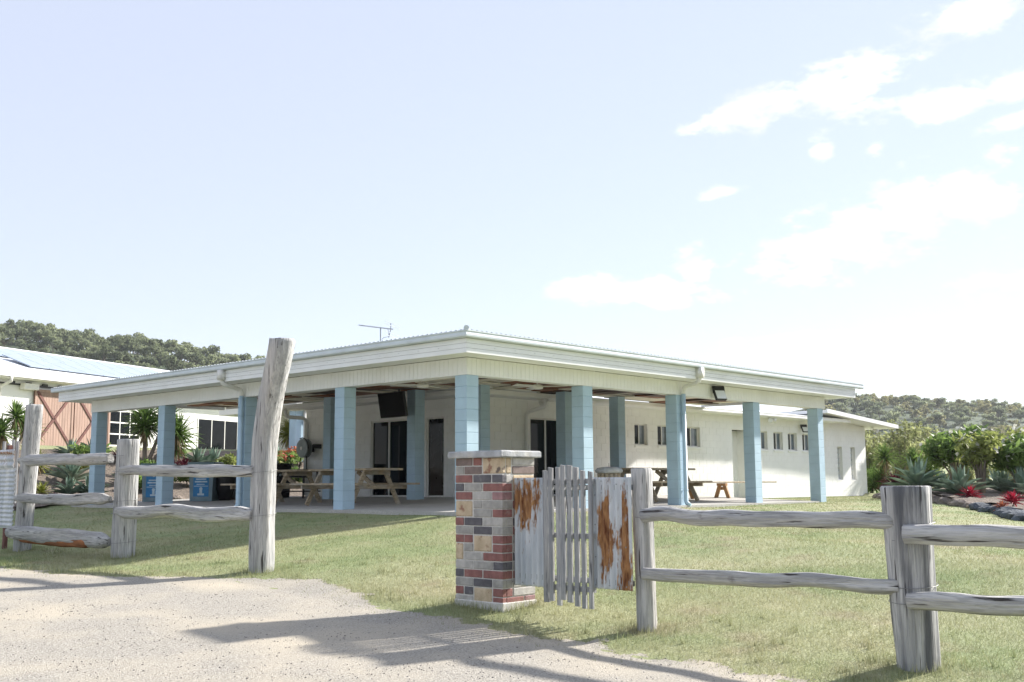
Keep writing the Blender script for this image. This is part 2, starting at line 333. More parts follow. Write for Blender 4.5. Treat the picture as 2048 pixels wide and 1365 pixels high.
gm = overlay(overlay(mat('driveway_gravel', (.33, .305, .26), .95, .28, 55, 1., 75, col2=(.45, .42, .365), bdist=.012), (.50, .44, .34), .55, .46, .66, (1, 1, 1), .85), (.20, .19, .18), 70, .60, .68, amt=.5)
MT['gravel'] = gm
mb = MB(); st = .045; idx = {}
def gv(i, j):
    if (i, j) not in idx:
        a, b = i * st, j * st; idx[(i, j)] = len(mb.v); mb.v.append((a, b, gz(a, b) + .006 + .006 * noise.noise(Vector((a * 3, b * 3, 9)))))
    return idx[(i, j)]
for i in range(int(-11.5 / st), int(-4.6 / st)):
    for j in range(int(-12.5 / st), int(5.5 / st)):
        a, b = (i + .5) * st, (j + .5) * st
        if (Vector((a, b)) - CAM.xy).dot(FW) < 6.6: continue
        if gravel_amt(a, b) > 0: mb.f.append((gv(i, j), gv(i + 1, j), gv(i + 1, j + 1), gv(i, j + 1)))
st2 = .6
for i in range(int(-60 / st2), int(-6 / st2)):
    for j in range(int(-60 / st2), int(50 / st2)):
        a0, b0, a1, b1 = i * st2, j * st2, (i + 1) * st2, (j + 1) * st2
        c = Vector(((a0 + a1) / 2, (b0 + b1) / 2))
        inside = a0 >= -11.5 - .3 and b0 >= -12.5 - .3 and b1 <= 5.5 + .3 and (c - CAM.xy).dot(FW) > 6.9
        if inside or edge(c.y) - a1 < -.1: continue
        o = len(mb.v); mb.v += [(x, y, gz(x, y) + .004) for x, y in ((a0, b0), (a1, b0), (a1, b1), (a0, b1))]; mb.f.append((o, o + 1, o + 2, o + 3))
mb.mi = [0] * len(mb.f)
struct(mb.build('gravel_driveway', 'gravel', smooth=True))
# patio slab, falling gently from the house to the lawn
def fz(a, b): return .165 * min(1, max(0, min(max(a, 0) / 5.2 if b > 4.5 else 9, 9, max(b, 0) / 4.9 if a > 4.8 else 9, max(a, 0) / 5.2 if a < b else max(b, 0) / 4.9)))
mb = MB(); pa = [-.16, 0, .3, .9, 1.6, 2.4, 3.2, 3.9, 4.5, 5.2, 6.5, 8, 9.5, 11, 12.6]; pb = [-.16, 0, .3, .9, 1.6, 2.4, 3.2, 3.9, 4.4, 4.9, 6.5, 8, 10, 12, 14.8]
nn = len(pa); top = [(a, b, fz(a, b)) for b in pb for a in pa]; mb.v = top + [(a, b, -.3) for b in pb for a in pa]; o2 = len(top)
cell = lambda i, j: 0 <= i < len(pa) - 1 and 0 <= j < len(pb) - 1 and (pa[i + 1] <= 5.2 or pb[j + 1] <= 4.9)
for j in range(len(pb) - 1):
    for i in range(len(pa) - 1):
        if not cell(i, j): continue
        q = (j * nn + i, j * nn + i + 1, (j + 1) * nn + i + 1, (j + 1) * nn + i); mb.f.append(q)
        for (di, dj, e0, e1) in ((0, -1, q[0], q[1]), (1, 0, q[1], q[2]), (0, 1, q[2], q[3]), (-1, 0, q[3], q[0])):
            if not cell(i + di, j + dj): mb.f.append((e1, e0, e0 + o2, e1 + o2))
mb.mi = [0] * len(mb.f); struct(mb.build('patio', 'concrete'))
# hills
def hill(name, X0, X1, D0, D1, prof, nx=50, nd=24):
    mb = MB()
    for j in range(nd + 1):
        for i in range(nx + 1):
            X = X0 + (X1 - X0) * i / nx; D = D0 + (D1 - D0) * j / nd; a, b = cd(X, D); mb.v.append((a, b, prof(X, D)))
    mb.f = [(j * (nx + 1) + i, j * (nx + 1) + i + 1, (j + 1) * (nx + 1) + i + 1, (j + 1) * (nx + 1) + i) for j in range(nd) for i in range(nx)]; mb.mi = [0] * len(mb.f)
    return struct(mb.build(name, 'forest', smooth=True))
def interp(tab, x):
    if x <= tab[0][0]: return tab[0][1]
    for (x0, y0), (x1, y1) in zip(tab, tab[1:]):
        if x <= x1: return y0 + (y1 - y0) * ss((x - x0) / (x1 - x0))
    return tab[-1][1]
LT = [(-420, 52), (-260, 61), (-202, 59), (-151, 53), (-100, 44), (-44, 31), (20, 16), (90, 6)]
def hl(X, D):
    h = interp(LT, X) * (430 and 1); return -1 + (h + 1) * (ss((D - 230) / 210) if D < 440 else 1 - .3 * ss((D - 440) / 160))
RT_ = [(60, 4), (130, 34), (187, 45.5), (217, 45.5), (261, 42), (306, 38), (420, 34), (560, 20)]
def hr(X, D):
    h = interp(RT_, X); return -1 + (h + 1) * (ss((D - 330) / 330) if D < 660 else 1 - .3 * ss((D - 660) / 200))
hill('hill_left', -420, 90, 225, 600, hl); hill('hill_right', 60, 560, 325, 860, hr)
hill('hill_behind', -420, 420, -60, -240, lambda X, D: -2 + 34 * ss((-D - 60) / 120) + 3 * noise.noise(Vector((X * .05, D * .05, 1))))
# ------------------------------------------------------------------ verandah (open, block columns)
SL, SR = 3.4704, 3.2493
ver = thing('verandah', 'open verandah on pale blue block columns under a cream fascia and low corrugated roof', 'verandah', (0, 0, 0))
def cached(key, fn, _c={}):
    if key not in _c: _c[key] = fn()
    return _c[key]
def block_mesh(lx, ly, lz, m, r=.005):
    def f():
        b = MB(); b.bev(-lx / 2, lx / 2, -ly / 2, ly / 2, -lz / 2, lz / 2, r); return b.mesh('block', m)
    return cached((round(lx, 3), round(ly, 3), round(lz, 3), m, r), f)
def column(a, b, z0, z1, parent, label=None):
    n = max(1, round((z1 - z0) / .2)); h = (z1 - z0) / n
    c = MB(); c.box(a + .007, a + .293, b + .007, b + .293, z0, z1 - .002); col = c.build('column', 'bluejoint', parent)
    for k in range(n):
        put('block', block_mesh(.3, .3, h - .005, 'blue'), col, (a + .15, b + .15, z0 + (k + .5) * h))
    if label: col['label'] = label
    return col
for k in range(0, 5): column(0, SL * k, -.04 if k else -.04, 2.42, ver)
for k in range(1, 5): column(SR * k, 0, -.06, 2.42, ver)
for (a, b) in ((4.1, 3.7), (3.9, 5.7), (3.8, 8.85)): column(a, b, fz(a, b) - .01, 2.74, ver)
for (a, b) in ((6.95, 3.6), (9.15, 3.65)): column(a, b, fz(a, b) - .01, 2.74, ver)
BL, BR = 14.23, 13.43        # beam ends
# box beam over the columns with vertical lining boards
mb = MB(); mb.box(.012, .288, .012, BL - .012, 2.424, 2.726); mb.box(.288, BR - .012, .012, .288, 2.4245, 2.7255); beam = mb.build('beam', 'cream', ver)
mb = MB(); y = 0
while y < BL - .01:
    y1 = min(BL, y + .118); mb.bev(0, .012, y + .002, y1 - .002, 2.42, 2.728, .003); mb.bev(.288, .3, y + .302, min(y1 + .298, BL), 2.42, 2.728, .003); y += .118
x = 0.0125
while x < BR - .01:
    x1 = min(BR, x + .118); mb.bev(x + .002, x1 - .002, 0, .0118, 2.42, 2.728, .003); x += .118
mb.box(.02, .28, BL - .012, BL, 2.42, 2.728); mb.box(BR - .012, BR, .02, .28, 2.42, 2.728)
tag(mb.build('lining_boards', 'cream', beam), kind='stuff')
# roof: soffit, fascia boards, gutter, sheets
OV = .5; FL, FR = 15.1, 14.22
mb = MB(); mb.box(-OV + .02, 0 - .003, -OV + .02, FL - .01, 2.735, 2.75); mb.box(0, FR - .01, -OV + .02, -.003, 2.735, 2.75); mb.box(0, .3, BL, FL - .01, 2.735, 2.75); mb.box(BR, FR - .01, 0, .3, 2.735, 2.75)
roof = MB()
def corr(mbx, along, c0, c1, perp0, perp1, zf, clip, pitch=.076 * 1.6, amp=.012):
    n = int((c1 - c0) / pitch * 8); m_ = 3
    vs = []
    for i in range(n + 1):
        c = c0 + (c1 - c0) * i / n
        p0 = perp0; p1 = max(perp0 + .01, min(perp1, clip(c)))
        for j in range(m_ + 1):
            p = p0 + (p1 - p0) * j / m_; z = zf(p) + amp * sin(2 * pi * c / pitch)
            vs.append((p, c, z) if along == 'b' else (c, p, z))
    fs = [(i * (m_ + 1) + j, i * (m_ + 1) + j + 1, (i + 1) * (m_ + 1) + j + 1, (i + 1) * (m_ + 1) + j) for i in range(n) for j in range(m_)]
    mbx.add(vs, fs)
RZ = lambda p: 3.112 + .055 * (p + .58)
corr(roof, 'b', -.56, 15.32, -.59, 7.2, RZ, lambda c: c + .02)  # inner edge carried on over the house to shut out leaking sunlight
corr(roof, 'a', -.56, 14.5, -.59, 7.2, RZ, lambda c: min(c + .02, 7.2 if c < 8.5 else 4.5))  # near part likewise extended inward against the sun leak
roofo = roof.build('roof', 'roof', ver, smooth=True)
mb.build('soffit', 'cream', roofo)
mb = MB(); mb.tube([(-.6, -.6, 3.135), (4.5, 4.5, 3.42)], .05, 8); mb.build('hip_cap', 'zinc', roofo)
for k in range(3):
    z0 = 2.728 + k * .085; m1 = MB(); m1.bev(-OV, -OV + .018, -OV, FL, z0 + .002, z0 + .083, .003); m1.build('fascia_board', 'fascia', roofo)
    m1 = MB(); m1.bev(-OV + .0185, FR, -OV, -OV + .018, z0 + .002, z0 + .083, .003); m1.build('fascia_board', 'fascia', roofo)
m1 = MB(); m1.bev(0, 4.6, FL - .018, FL, 2.73, 2.98, .003); m1.build('fascia_board', 'fascia', roofo)
m1 = MB(); m1.bev(FR - .018, FR, 0, 4.4, 2.73, 2.98, .003); m1.build('fascia_board', 'fascia', roofo)
# quad gutter
GP = [(0, 2.985), (-.085, 2.985), (-.105, 3.0), (-.108, 3.03), (-.1, 3.075), (-.112, 3.088), (-.112, 3.108), (-.098, 3.108), (-.09, 3.01), (0, 3.005)]
m1 = MB(); e = -OV
m1.prism(GP, lambda p: (e + p[0], e + p[0], p[1]), lambda p: (e + p[0], 15.36, p[1])); m1.build('gutter', 'zinc', roofo)
m1 = MB(); m1.prism(list(reversed(GP)), lambda p: (e + p[0] + .0004, e + p[0], p[1]), lambda p: (14.52, e + p[0], p[1])); m1.build('gutter', 'zinc', roofo)
m1 = MB()
for k in range(28): m1.lathe((-OV - .0005, .2 + k * .53, 2.856), [(.006, -.004), (.006, .001)], 6, 'x')
for k in range(26): m1.lathe((.2 + k * .53, -OV - .0005, 2.856), [(.006, -.004), (.006, .001)], 6, 'y')
m1.build('fixing_screws', 'steel', roofo)
m1 = MB(); m1.box(-.47, 4.55, -.47, 14.9, 2.93, 2.96); m1.box(4.55, 14.1, -.47, 4.3, 2.93, 2.96); m1.box(4.551, 7.1, 4.301, 14.9, 3.25, 3.28); m1.box(7.101, 8.4, 4.301, 7.1, 3.25, 3.28); m1.build('underlay_and_sun_block', 'ceilback', roofo)  # higher sheets over the house added to block sun leaking past the ceiling
# downpipes: pop, dropper, elbow in under the soffit, then down the column
def downpipe(side, p, q):
    f = (lambda o, c, z: (o, c, z)) if side == 'b' else (lambda o, c, z: (c, o, z))
    m1 = MB(); s_ = 1 if q < p else -1
    m1.tube([f(-.55, p, 2.99), f(-.55, p, 2.74), f(-.53, p, 2.69), f(-.46, p - .03 * s_, 2.66), f(-.16, q + .05 * s_, 2.60), f(-.085, q, 2.56), f(-.07, q, 2.46), f(-.07, q, 2.44)], .047, 12)
    m1.box(*(sorted((f(-.63, 0, 0)[0], f(-.49, 0, 0)[0])) if side == 'b' else (p - .07, p + .07)), *((p - .07, p + .07) if side == 'b' else (-.63, -.505)), 2.76, 2.98)
    d = m1.build('downpipe', 'whitepvc', ver, smooth=True)
    for pl in d.data.polygons: pl.use_smooth = len(pl.vertices) == 4
    m1 = MB(); m1.tube([f(-.07, q, 2.44), f(-.07, q, .09), f(-.09, q, .05), f(-.17, q, -.01)], .049, 12); m1.build('pipe', 'bluepipe', d, smooth=True)
    for z in (.33, 2.0):
        m1 = MB(); m1.tube([f(-.13, q, z)] and [f(-.07 + .056 * cos(t), q + .056 * sin(t), z) for t in [k * pi / 6 for k in range(13)]], .009, 6); m1.build('bracket', 'bluepipe', d)
downpipe('b', 7.05, 6.94 + .06); downpipe('a', 6.6, 6.5 + .17)
# patchwork ceiling
cb_ = MB(); cb_.box(.3, 4.5, .3, 14.8, 2.8, 2.82); cb_.box(4.5, 14.1, .3, 4.3, 2.8, 2.82); ceil_o = cb_.build('ceiling', 'ceilback', ver)
rng = random.Random(3); P = 1.02; cnt = 0
cells = [(i, j) for i in range(14) for j in range(15) if (.3 + i * P < 4.2 or .3 + j * P < 4.0)]
for (i, j) in cells:
    a0, b0 = .32 + i * P, .32 + j * P; al = rng.random() < .5; z = 2.735
    pal = rng.choice([('brown', 'creamboard'), ('brown', 'brown2'), ('creamboard', 'brown'), ('brown2', 'creamboard'), ('creamboard', 'creamboard'), ('brown', 'brown')])
    for k in range(3):
        off = rng.choice((0, .02, .04)); m_ = pal[0] if rng.random() < .6 else pal[1]; L_ = P - .01
        if al: me = block_mesh(P / 3 - .008, L_, .03, m_, .003); c = (a0 + (k + .5) * P / 3, b0 + P / 2, z + off + .018)
        else: me = block_mesh(L_, P / 3 - .008, .03, m_, .003); c = (a0 + P / 2, b0 + (k + .5) * P / 3, z + off + .018)
        if c[0] > 4.6 and c[1] > 4.4: continue
        if c[0] > 13.6 or c[1] > 14.4: continue
        put('plank', me, ceil_o, c); cnt += 1
m1 = MB(); m1.box(4.46, 4.499, 4.3, 14.8, 2.74, 3.24); m1.box(4.5, 8.4, 4.262, 4.299, 2.74, 3.24); m1.build('light_gap_infill', 'cream', roofo)  # added boards closing the bright slit between ceiling and house gutter
# ------------------------------------------------------------------ house (white block)
hs = thing('house', 'low white block house with sliding glass doors behind the verandah', 'house', (5.2, 4.9, 0))
Z0 = .165
def block_wall(plane, fixed, c0, c1, z0, courses, openings, m, maxobj, outward, topfn=None):
    """plane 'a': wall lies in a = fixed and runs along b"""
    wl = MB(); stuff = MB(); objs = []
    for k in range(-1, courses):
        zz0, zz1 = z0 + k * .2, z0 + (k + 1) * .2
        segs = [(c0, c1)]
        for (o0, o1, oz0, oz1) in openings:
            if zz0 < oz1 - .02 and zz1 > oz0 + .02:
                ns = []
                for (s0, s1) in segs:
                    if o1 <= s0 or o0 >= s1: ns.append((s0, s1)); continue
                    if o0 > s0: ns.append((s0, o0))
                    if o1 < s1: ns.append((o1, s1))
                segs = ns
        for (s0, s1) in segs:
            t = .19
            if plane == 'a': wl.box(fixed + .008, fixed + t, s0, s1, zz0, zz1)
            else: wl.box(s0, s1, fixed + .008, fixed + t, zz0, zz1)
            x = c0 - (.2 if k % 2 else 0)
            while x < s1:
                b0, b1 = max(x, s0), min(x + .4, s1); x += .4
                if b1 - b0 < .03: continue
                objs.append((b0, b1, zz0, zz1))
    W_ = wl.build('wall', 'grove', hs)
    key = sorted(objs, key=lambda q: q[0] if plane == 'b' else abs(q[0] - c0) * .5)
    for n_, (b0, b1, zz0, zz1) in enumerate(key):
        L_ = b1 - b0 - .005; h = .195
        if n_ < maxobj:
            if plane == 'a': put('block', block_mesh(.06, L_, h, m, .004), W_, (fixed + .03, (b0 + b1) / 2, (zz0 + zz1) / 2))
            else: put('block', block_mesh(L_, .06, h, m, .004), W_, ((b0 + b1) / 2, fixed + .03, (zz0 + zz1) / 2))
        else:
            if plane == 'a': stuff.box(fixed, fixed + .06, b0 + .0025, b1 - .0025, zz0 + .0025, zz1 - .0025)
            else: stuff.box(b0 + .0025, b1 - .0025, fixed, fixed + .06, zz0 + .0025, zz1 - .0025)
    if stuff.v: tag(stuff.build('far_blocks', m, W_), kind='stuff')
    return W_
DT = Z0 + 2.0
WL = block_wall('a', 5.2, 4.965, 11.8, Z0, 12, [(7.41, 8.92, Z0, DT), (6.08, 6.73, Z0, DT)], 'white', 300, -1)
wins = [(11.53, 12.15), (12.65, 13.27), (14.07, 14.87), (18.3, 18.9), (19.3, 19.92), (20.28, 20.9), (21.28, 21.9)]
louv = [(23.88, 24.25), (24.93, 25.3)]
ops = [(7.10, 8.30, Z0, DT), (16.7, 17.72, Z0 - .2, DT)] + [(x0, x1, Z0 + 1.4, DT) for x0, x1 in wins] + [(x0, x1, Z0 + .4, Z0 + 1.6) for x0, x1 in louv]
WR = block_wall('b', 4.9, 5.2, 26.2, Z0, 12, ops, 'white', 300, -1)
mb = MB(); mb.box(26.02, 26.21, 5.1, 11.8, -.1, 2.56); mb.box(5.4, 26.0, 11.6, 11.79, -.1, 2.56); mb.build('rear_wall', 'white', hs)
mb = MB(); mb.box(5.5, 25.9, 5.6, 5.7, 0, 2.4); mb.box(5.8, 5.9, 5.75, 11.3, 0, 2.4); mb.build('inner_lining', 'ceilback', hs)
mb = MB(); mb.box(16.7, 17.72, 5.35, 5.4, 0, 2.16); mb.box(16.695, 16.7, 5.09, 5.35, 0, 2.16); mb.box(17.72, 17.725, 5.09, 5.35, 0, 2.16); mb.build('alcove', 'white', hs)
def sliding(plane, fixed, c0, c1, label, mull, top=DT):
    f = (lambda p0, p1, c0, c1, z0, z1: (p0, p1, c0, c1, z0, z1)) if plane == 'a' else (lambda p0, p1, c0, c1, z0, z1: (c0, c1, p0, p1, z0, z1))
    fr = MB(); t = .045
    for (x0, x1, z0, z1) in [(c0, c0 + t, Z0, top), (c1 - t, c1, Z0, top), (c0 + t, c1 - t, top - t, top), (c0 + t, c1 - t, Z0, Z0 + .04)] + [(c0 + m_ - .025, c0 + m_ + .025, Z0 + .04, top - t) for m_ in mull]:
        fr.box(*f(fixed + .03, fixed + .11, x0, x1, z0, z1))
    d = fr.build('door', 'alu', hs); d['label'] = label
    xs = [c0 + t] + [c0 + m_ for m_ in mull] + [c1 - t]
    for k in range(len(xs) - 1):
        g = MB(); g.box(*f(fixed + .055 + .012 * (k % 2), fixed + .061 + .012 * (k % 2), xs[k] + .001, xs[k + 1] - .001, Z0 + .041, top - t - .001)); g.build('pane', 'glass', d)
    g = MB(); g.box(*f(fixed + .0, fixed + .03, c0 + .06, c0 + .085, Z0 + .85, Z0 + 1.05)); g.build('handle', 'black', d)
sliding('a', 5.2, 7.41, 8.92, 'two-panel dark sliding glass door', [.80]); sliding('a', 5.2, 6.08, 6.73, 'narrow dark glass door', [])
sliding('b', 4.9, 7.10, 8.30, 'dark glass door beside the cream downpipe', [.62])
for i, (x0, x1) in enumerate(wins):
    z0, z1 = Z0 + 1.4, DT; t = .035; fr = MB(); xm = (x0 + x1) / 2
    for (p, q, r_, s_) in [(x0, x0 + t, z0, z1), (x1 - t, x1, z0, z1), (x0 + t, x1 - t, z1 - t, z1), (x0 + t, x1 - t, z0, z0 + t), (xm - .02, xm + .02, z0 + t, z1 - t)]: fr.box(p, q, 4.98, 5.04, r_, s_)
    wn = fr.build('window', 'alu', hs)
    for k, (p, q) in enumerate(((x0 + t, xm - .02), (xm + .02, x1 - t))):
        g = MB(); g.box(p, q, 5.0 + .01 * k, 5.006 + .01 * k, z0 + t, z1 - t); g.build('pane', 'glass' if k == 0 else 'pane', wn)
        if k == 0: g2 = MB(); g2.box(p + .02, p + .06, 5.012, 5.016, z0 + t, z1 - t)
    s2 = MB(); s2.bev(x0 - .02, x1 + .02, 4.865, 5.0, z0 - .07, z0 - .003, .006); s2.build('sill', 'white', wn)
for (x0, x1) in louv:
    fr = MB(); z0, z1 = Z0 + .4, Z0 + 1.6
    for (p, q, r_, s_) in [(x0, x0 + .03, z0, z1), (x1 - .03, x1, z0, z1), (x0 + .03, x1 - .03, z1 - .03, z1), (x0 + .03, x1 - .03, z0, z0 + .03)]: fr.box(p, q, 5.0, 5.08, r_, s_)
    wn = fr.build('louvre_window', 'white', hs)
    for k in range(6):
        zc = z0 + .03 + (k + .5) * (1.14 / 6); g = MB(); g.bar((x0 + .03, 5.06, zc - .02), (x1 - .03, 5.06, zc - .02), .012, .17, (0, -.5, .86)); g.build('louvre', 'frosted', wn)
    g = MB(); g.box(x0, x1, 5.1, 5.11, z0, z1); g.build('screen', 'glass', wn)
# house eaves, gutter and roof
hr_ = MB()
ZE = 2.735
def quad(mb_, p, th=.03):
    n = (Vector(p[1]) - Vector(p[0])).cross(Vector(p[2]) - Vector(p[0])).normalized() * th
    if n.z < 0: p = list(reversed(p)); n = -n
    k = len(p); vs = [Vector(v) for v in p] + [Vector(v) - n for v in p]
    mb_.add(vs, [tuple(range(k)), tuple(reversed(range(k, 2 * k)))] + [(i, i + k, (i + 1) % k + k, (i + 1) % k) for i in range(k)])
RA, RB, RT2 = 4.62, 4.36, 3.30
quad(hr_, [(RA, RB, ZE), (23.4, RB, ZE), (23.4, 8.35, RT2), (RA + 4, 8.35, RT2)]); quad(hr_, [(RA, RB, ZE), (RA + 4, 8.35, RT2), (RA, 12.35, ZE)]); quad(hr_, [(RA, 12.35, ZE), (RA + 4, 8.35, RT2), (23.4, 8.35, RT2), (23.4, 12.35, ZE)])
hro = hr_.build('roof', 'roof', hs)
m1 = MB(); m1.box(RA + .02, 5.2, RB + .02, 12.3, 2.60, 2.612); m1.box(5.2, 23.38, RB + .02, 4.9, 2.60, 2.612); m1.build('soffit', 'cream', hro)
m1 = MB(); m1.box(5.16, 5.199, 4.86, 11.8, 2.555, 2.598); m1.box(5.2, 23.3, 4.86, 4.899, 2.555, 2.598); m1.build('cornice', 'white', hro)
G2 = [(0, 2.60), (-.08, 2.60), (-.1, 2.63), (-.095, 2.69), (-.105, 2.70), (-.105, 2.722), (0, 2.722)]
m1 = MB(); m1.prism(G2, lambda p: (RA + p[0], RB + p[0], p[1]), lambda p: (RA + p[0], 12.3, p[1])); m1.build('gutter', 'cream', hro)
m1 = MB(); m1.prism(list(reversed(G2)), lambda p: (RA + p[0] + .0004, RB + p[0], p[1]), lambda p: (23.75, RB + p[0], p[1])); m1.build('gutter', 'white', hro)
# skillion end roof over the far end, falling away
er = MB(); quad(er, [(21.6, 4.12, 2.975), (27.3, 4.12, 2.61), (27.3, 12.2, 2.61), (21.6, 12.2, 2.975)], .11); ero = er.build('end_roof', 'white', hs)
m1 = MB(); m1.bar((21.6, 4.09, 2.94), (27.35, 4.09, 2.575), .05, .14); m1.build('barge_board', 'fascia', ero)
m1 = MB(); m1.prism([(23.0, 2.562), (26.2, 2.562), (23.0, 2.77)], lambda p: (p[0], 4.92, p[1]), lambda p: (p[0], 5.08, p[1])); m1.build('gable_infill', 'white', hs)
# house downpipes under the verandah
def hpipe(pts, m, r=.045):
    m1 = MB(); m1.tube(pts, r, 12); d = m1.build('downpipe', m, hs, smooth=True); return d
d = hpipe([(7.0, 4.28, 2.60), (7.0, 4.28, 2.46), (6.99, 4.31, 2.40), (6.96, 4.42, 2.37), (6.93, 4.75, 2.30), (6.92, 4.83, 2.24), (6.92, 4.84, 2.15), (6.92, 4.84, .2)], 'cream', .055)
d = hpipe([(4.56, 11.9, 2.60), (4.56, 11.9, 2.47), (4.6, 11.88, 2.40), (4.7, 11.84, 2.38), (5.02, 11.72, 2.37), (5.11, 11.7, 2.31), (5.13, 11.7, 2.2), (5.13, 11.7, .2)], 'cream', .055)
# ------------------------------------------------------------------ shed with barn doors
SO = Vector((2.75, 27.2)); sx = Vector((.9306, .366)); sn = Vector((.366, -.9306))     # along the wall / outwards
def SP(t, o, z): q = SO + sx * t + sn * o; return (q.x, q.y, z)
shed = thing('shed', 'large white shed with hip roof and brown sliding barn doors on the rise', 'shed', SP(4, 0, 1.9))
def sbox(mb_, t0, t1, o0, o1, z0, z1):
    mb_.add([SP(t0, o1, z0), SP(t1, o1, z0), SP(t1, o0, z0), SP(t0, o0, z0), SP(t0, o1, z1), SP(t1, o1, z1), SP(t1, o0, z1), SP(t0, o0, z1)], [(0, 3, 2, 1), (4, 5, 6, 7), (0, 1, 5, 4), (1, 2, 6, 5), (2, 3, 7, 6), (3, 0, 4, 7)])
m1 = MB(); sbox(m1, -4, 24, -12, 0, 1.2, 4.62); m1.build('wall', 'white', shed)
ro = MB(); ez = 4.62
quad(ro, [SP(-4.6, .6, ez), SP(24.6, .6, ez), SP(18, -6, 6.55), SP(1.9, -6, 6.55)], .05); quad(ro, [SP(-4.6, .6, ez), SP(1.9, -6, 6.55), SP(-4.6, -12.6, ez)], .05); quad(ro, [SP(24.6, .6, ez), SP(24.6, -12.6, ez), SP(18, -6, 6.55)], .05); quad(ro, [SP(-4.6, -12.6, ez), SP(1.9, -6, 6.55), SP(18, -6, 6.55), SP(24.6, -12.6, ez)], .05)
roo = ro.build('roof', 'roof', shed)
m1 = MB(); sbox(m1, -4.6, 24.6, .6, .7, 4.47, 4.62); m1.build('gutter', 'cream', roo)
m1 = MB(); sbox(m1, -4.6, 24.6, .0, .6, 4.44, 4.46); m1.build('soffit', 'cream', roo)
def panel_row(s0, s1, n, t0, pitch, lift):
    sl_ = (6.55 - ez) / 6.6
    for k in range(n):
        m1 = MB(); tt0, tt1 = t0 + k * pitch, t0 + (k + 1) * pitch - .03; P4 = []
        for (t, s) in ((tt0, s0), (tt1, s0), (tt1, s1), (tt0, s1)): P4.append(SP(t, .6 - s, ez + s * sl_ + .10 + (s - s0) * lift))
        quad(m1, P4, .04); m1.build('solar_panel', 'panel', roo)
panel_row(1.5, 3.0, 12, 2.3, 1.0, .06); panel_row(3.3, 4.8, 12, 1.2, 1.0, .06)
# rail and two sliding barn doors
m1 = MB(); sbox(m1, -3, 7.2, .02, .08, 4.24, 4.30)
for k in range(12): sbox(m1, -2.8 + k * .8, -2.55 + k * .8, .021, .079, 4.301, 4.38)
m1.build('door_track', 'black', shed)
for (t0, t1) in ((1.6, 3.6), (3.66, 5.66)):
    m1 = MB(); sbox(m1, t0, t1, .06, .09, 1.98, 4.16); dr = m1.build('barn_door', 'barndark', shed); n_ = 14; wd = (t1 - t0) / n_
    for k in range(n_):
        p = MB(); sbox(p, t0 + k * wd + .006, t0 + (k + 1) * wd - .006, .09, .112, 1.98, 4.15); p.build('plank', 'barn', dr)
    for (p0, p1) in (((t0 + .1, 4.08), (t1 - .1, 2.05)), ((t1 - .1, 4.08), (t0 + .1, 2.05))):
        p = MB(); p.bar(SP(p0[0], .13, p0[1]), SP(p1[0], .13, p1[1]), .035, .12, (*sn.xy, 0)) if False else p.bar(SP(p0[0], .128, p0[1]), SP(p1[0], .128, p1[1]), .11, .03, (sn.x, sn.y, 0)); p.build('brace', 'barndark', dr)
    for (q0, q1, z0, z1) in ((t0, t1, 4.06, 4.16), (t0, t0 + .1, 1.98, 4.06), (t1 - .1, t1, 1.98, 4.06)):
        p = MB(); sbox(p, q0, q1, .113, .13, z0, z1); p.build('frame_board', 'barn', dr)
m1 = MB(); sbox(m1, .9, 1.6, .05, .3, 4.10, 4.32); m1.build('motor_box', 'whitepvc', shed)
def swin(t0, t1, z0, z1, nx, nz):
    m1 = MB(); sbox(m1, t0, t1, .005, .03, z0, z1); wn = m1.build('window', 'whitepvc', shed); fw = .06
    for i in range(nx):
        for j in range(nz):
            a0, a1 = t0 + fw + i * (t1 - t0 - fw) / nx, t0 + (i + 1) * (t1 - t0 - fw) / nx; c0, c1 = z0 + fw + j * (z1 - z0 - fw) / nz, z0 + (j + 1) * (z1 - z0 - fw) / nz
            p = MB(); sbox(p, a0, a1, .031, .036, c0, c1); p.build('pane', 'glass', wn)
swin(5.72, 7.6, 2.12, 3.62, 3, 3); swin(11.5, 15.6, 2.0, 3.6, 4, 1)
m1 = MB(); m1.tube([SP(-.1, .66, 4.5), SP(-.1, .66, 4.3), SP(-.1, .1, 4.1), SP(-.1, .1, 1.9)], .06, 10); m1.build('downpipe', 'whitepvc', shed, smooth=True)
# outbuilding column seen past the house corner
cp_ = thing('outbuilding', 'white flat-roofed outbuilding with one pale blue column glimpsed beyond the hose reel', 'building', (11.4, 21, 1.2))
c = MB(); c.box(11.35, 11.75, 20.85, 21.25, 1.1, 3.35); c.build('column', 'blue', cp_)
c = MB(); c.tube([(11.72, 20.75, 1.2), (11.72, 20.75, 3.3)], .07, 10); c.build('downpipe', 'whitepvc', cp_, smooth=True)
c = MB(); c.box(11.2, 18, 20.6, 26, 3.35, 3.6); c.build('roof', 'white', cp_)
c = MB(); c.box(13.5, 17.8, 21.5, 25.8, 1.0, 3.35); c.build('wall', 'white', cp_)
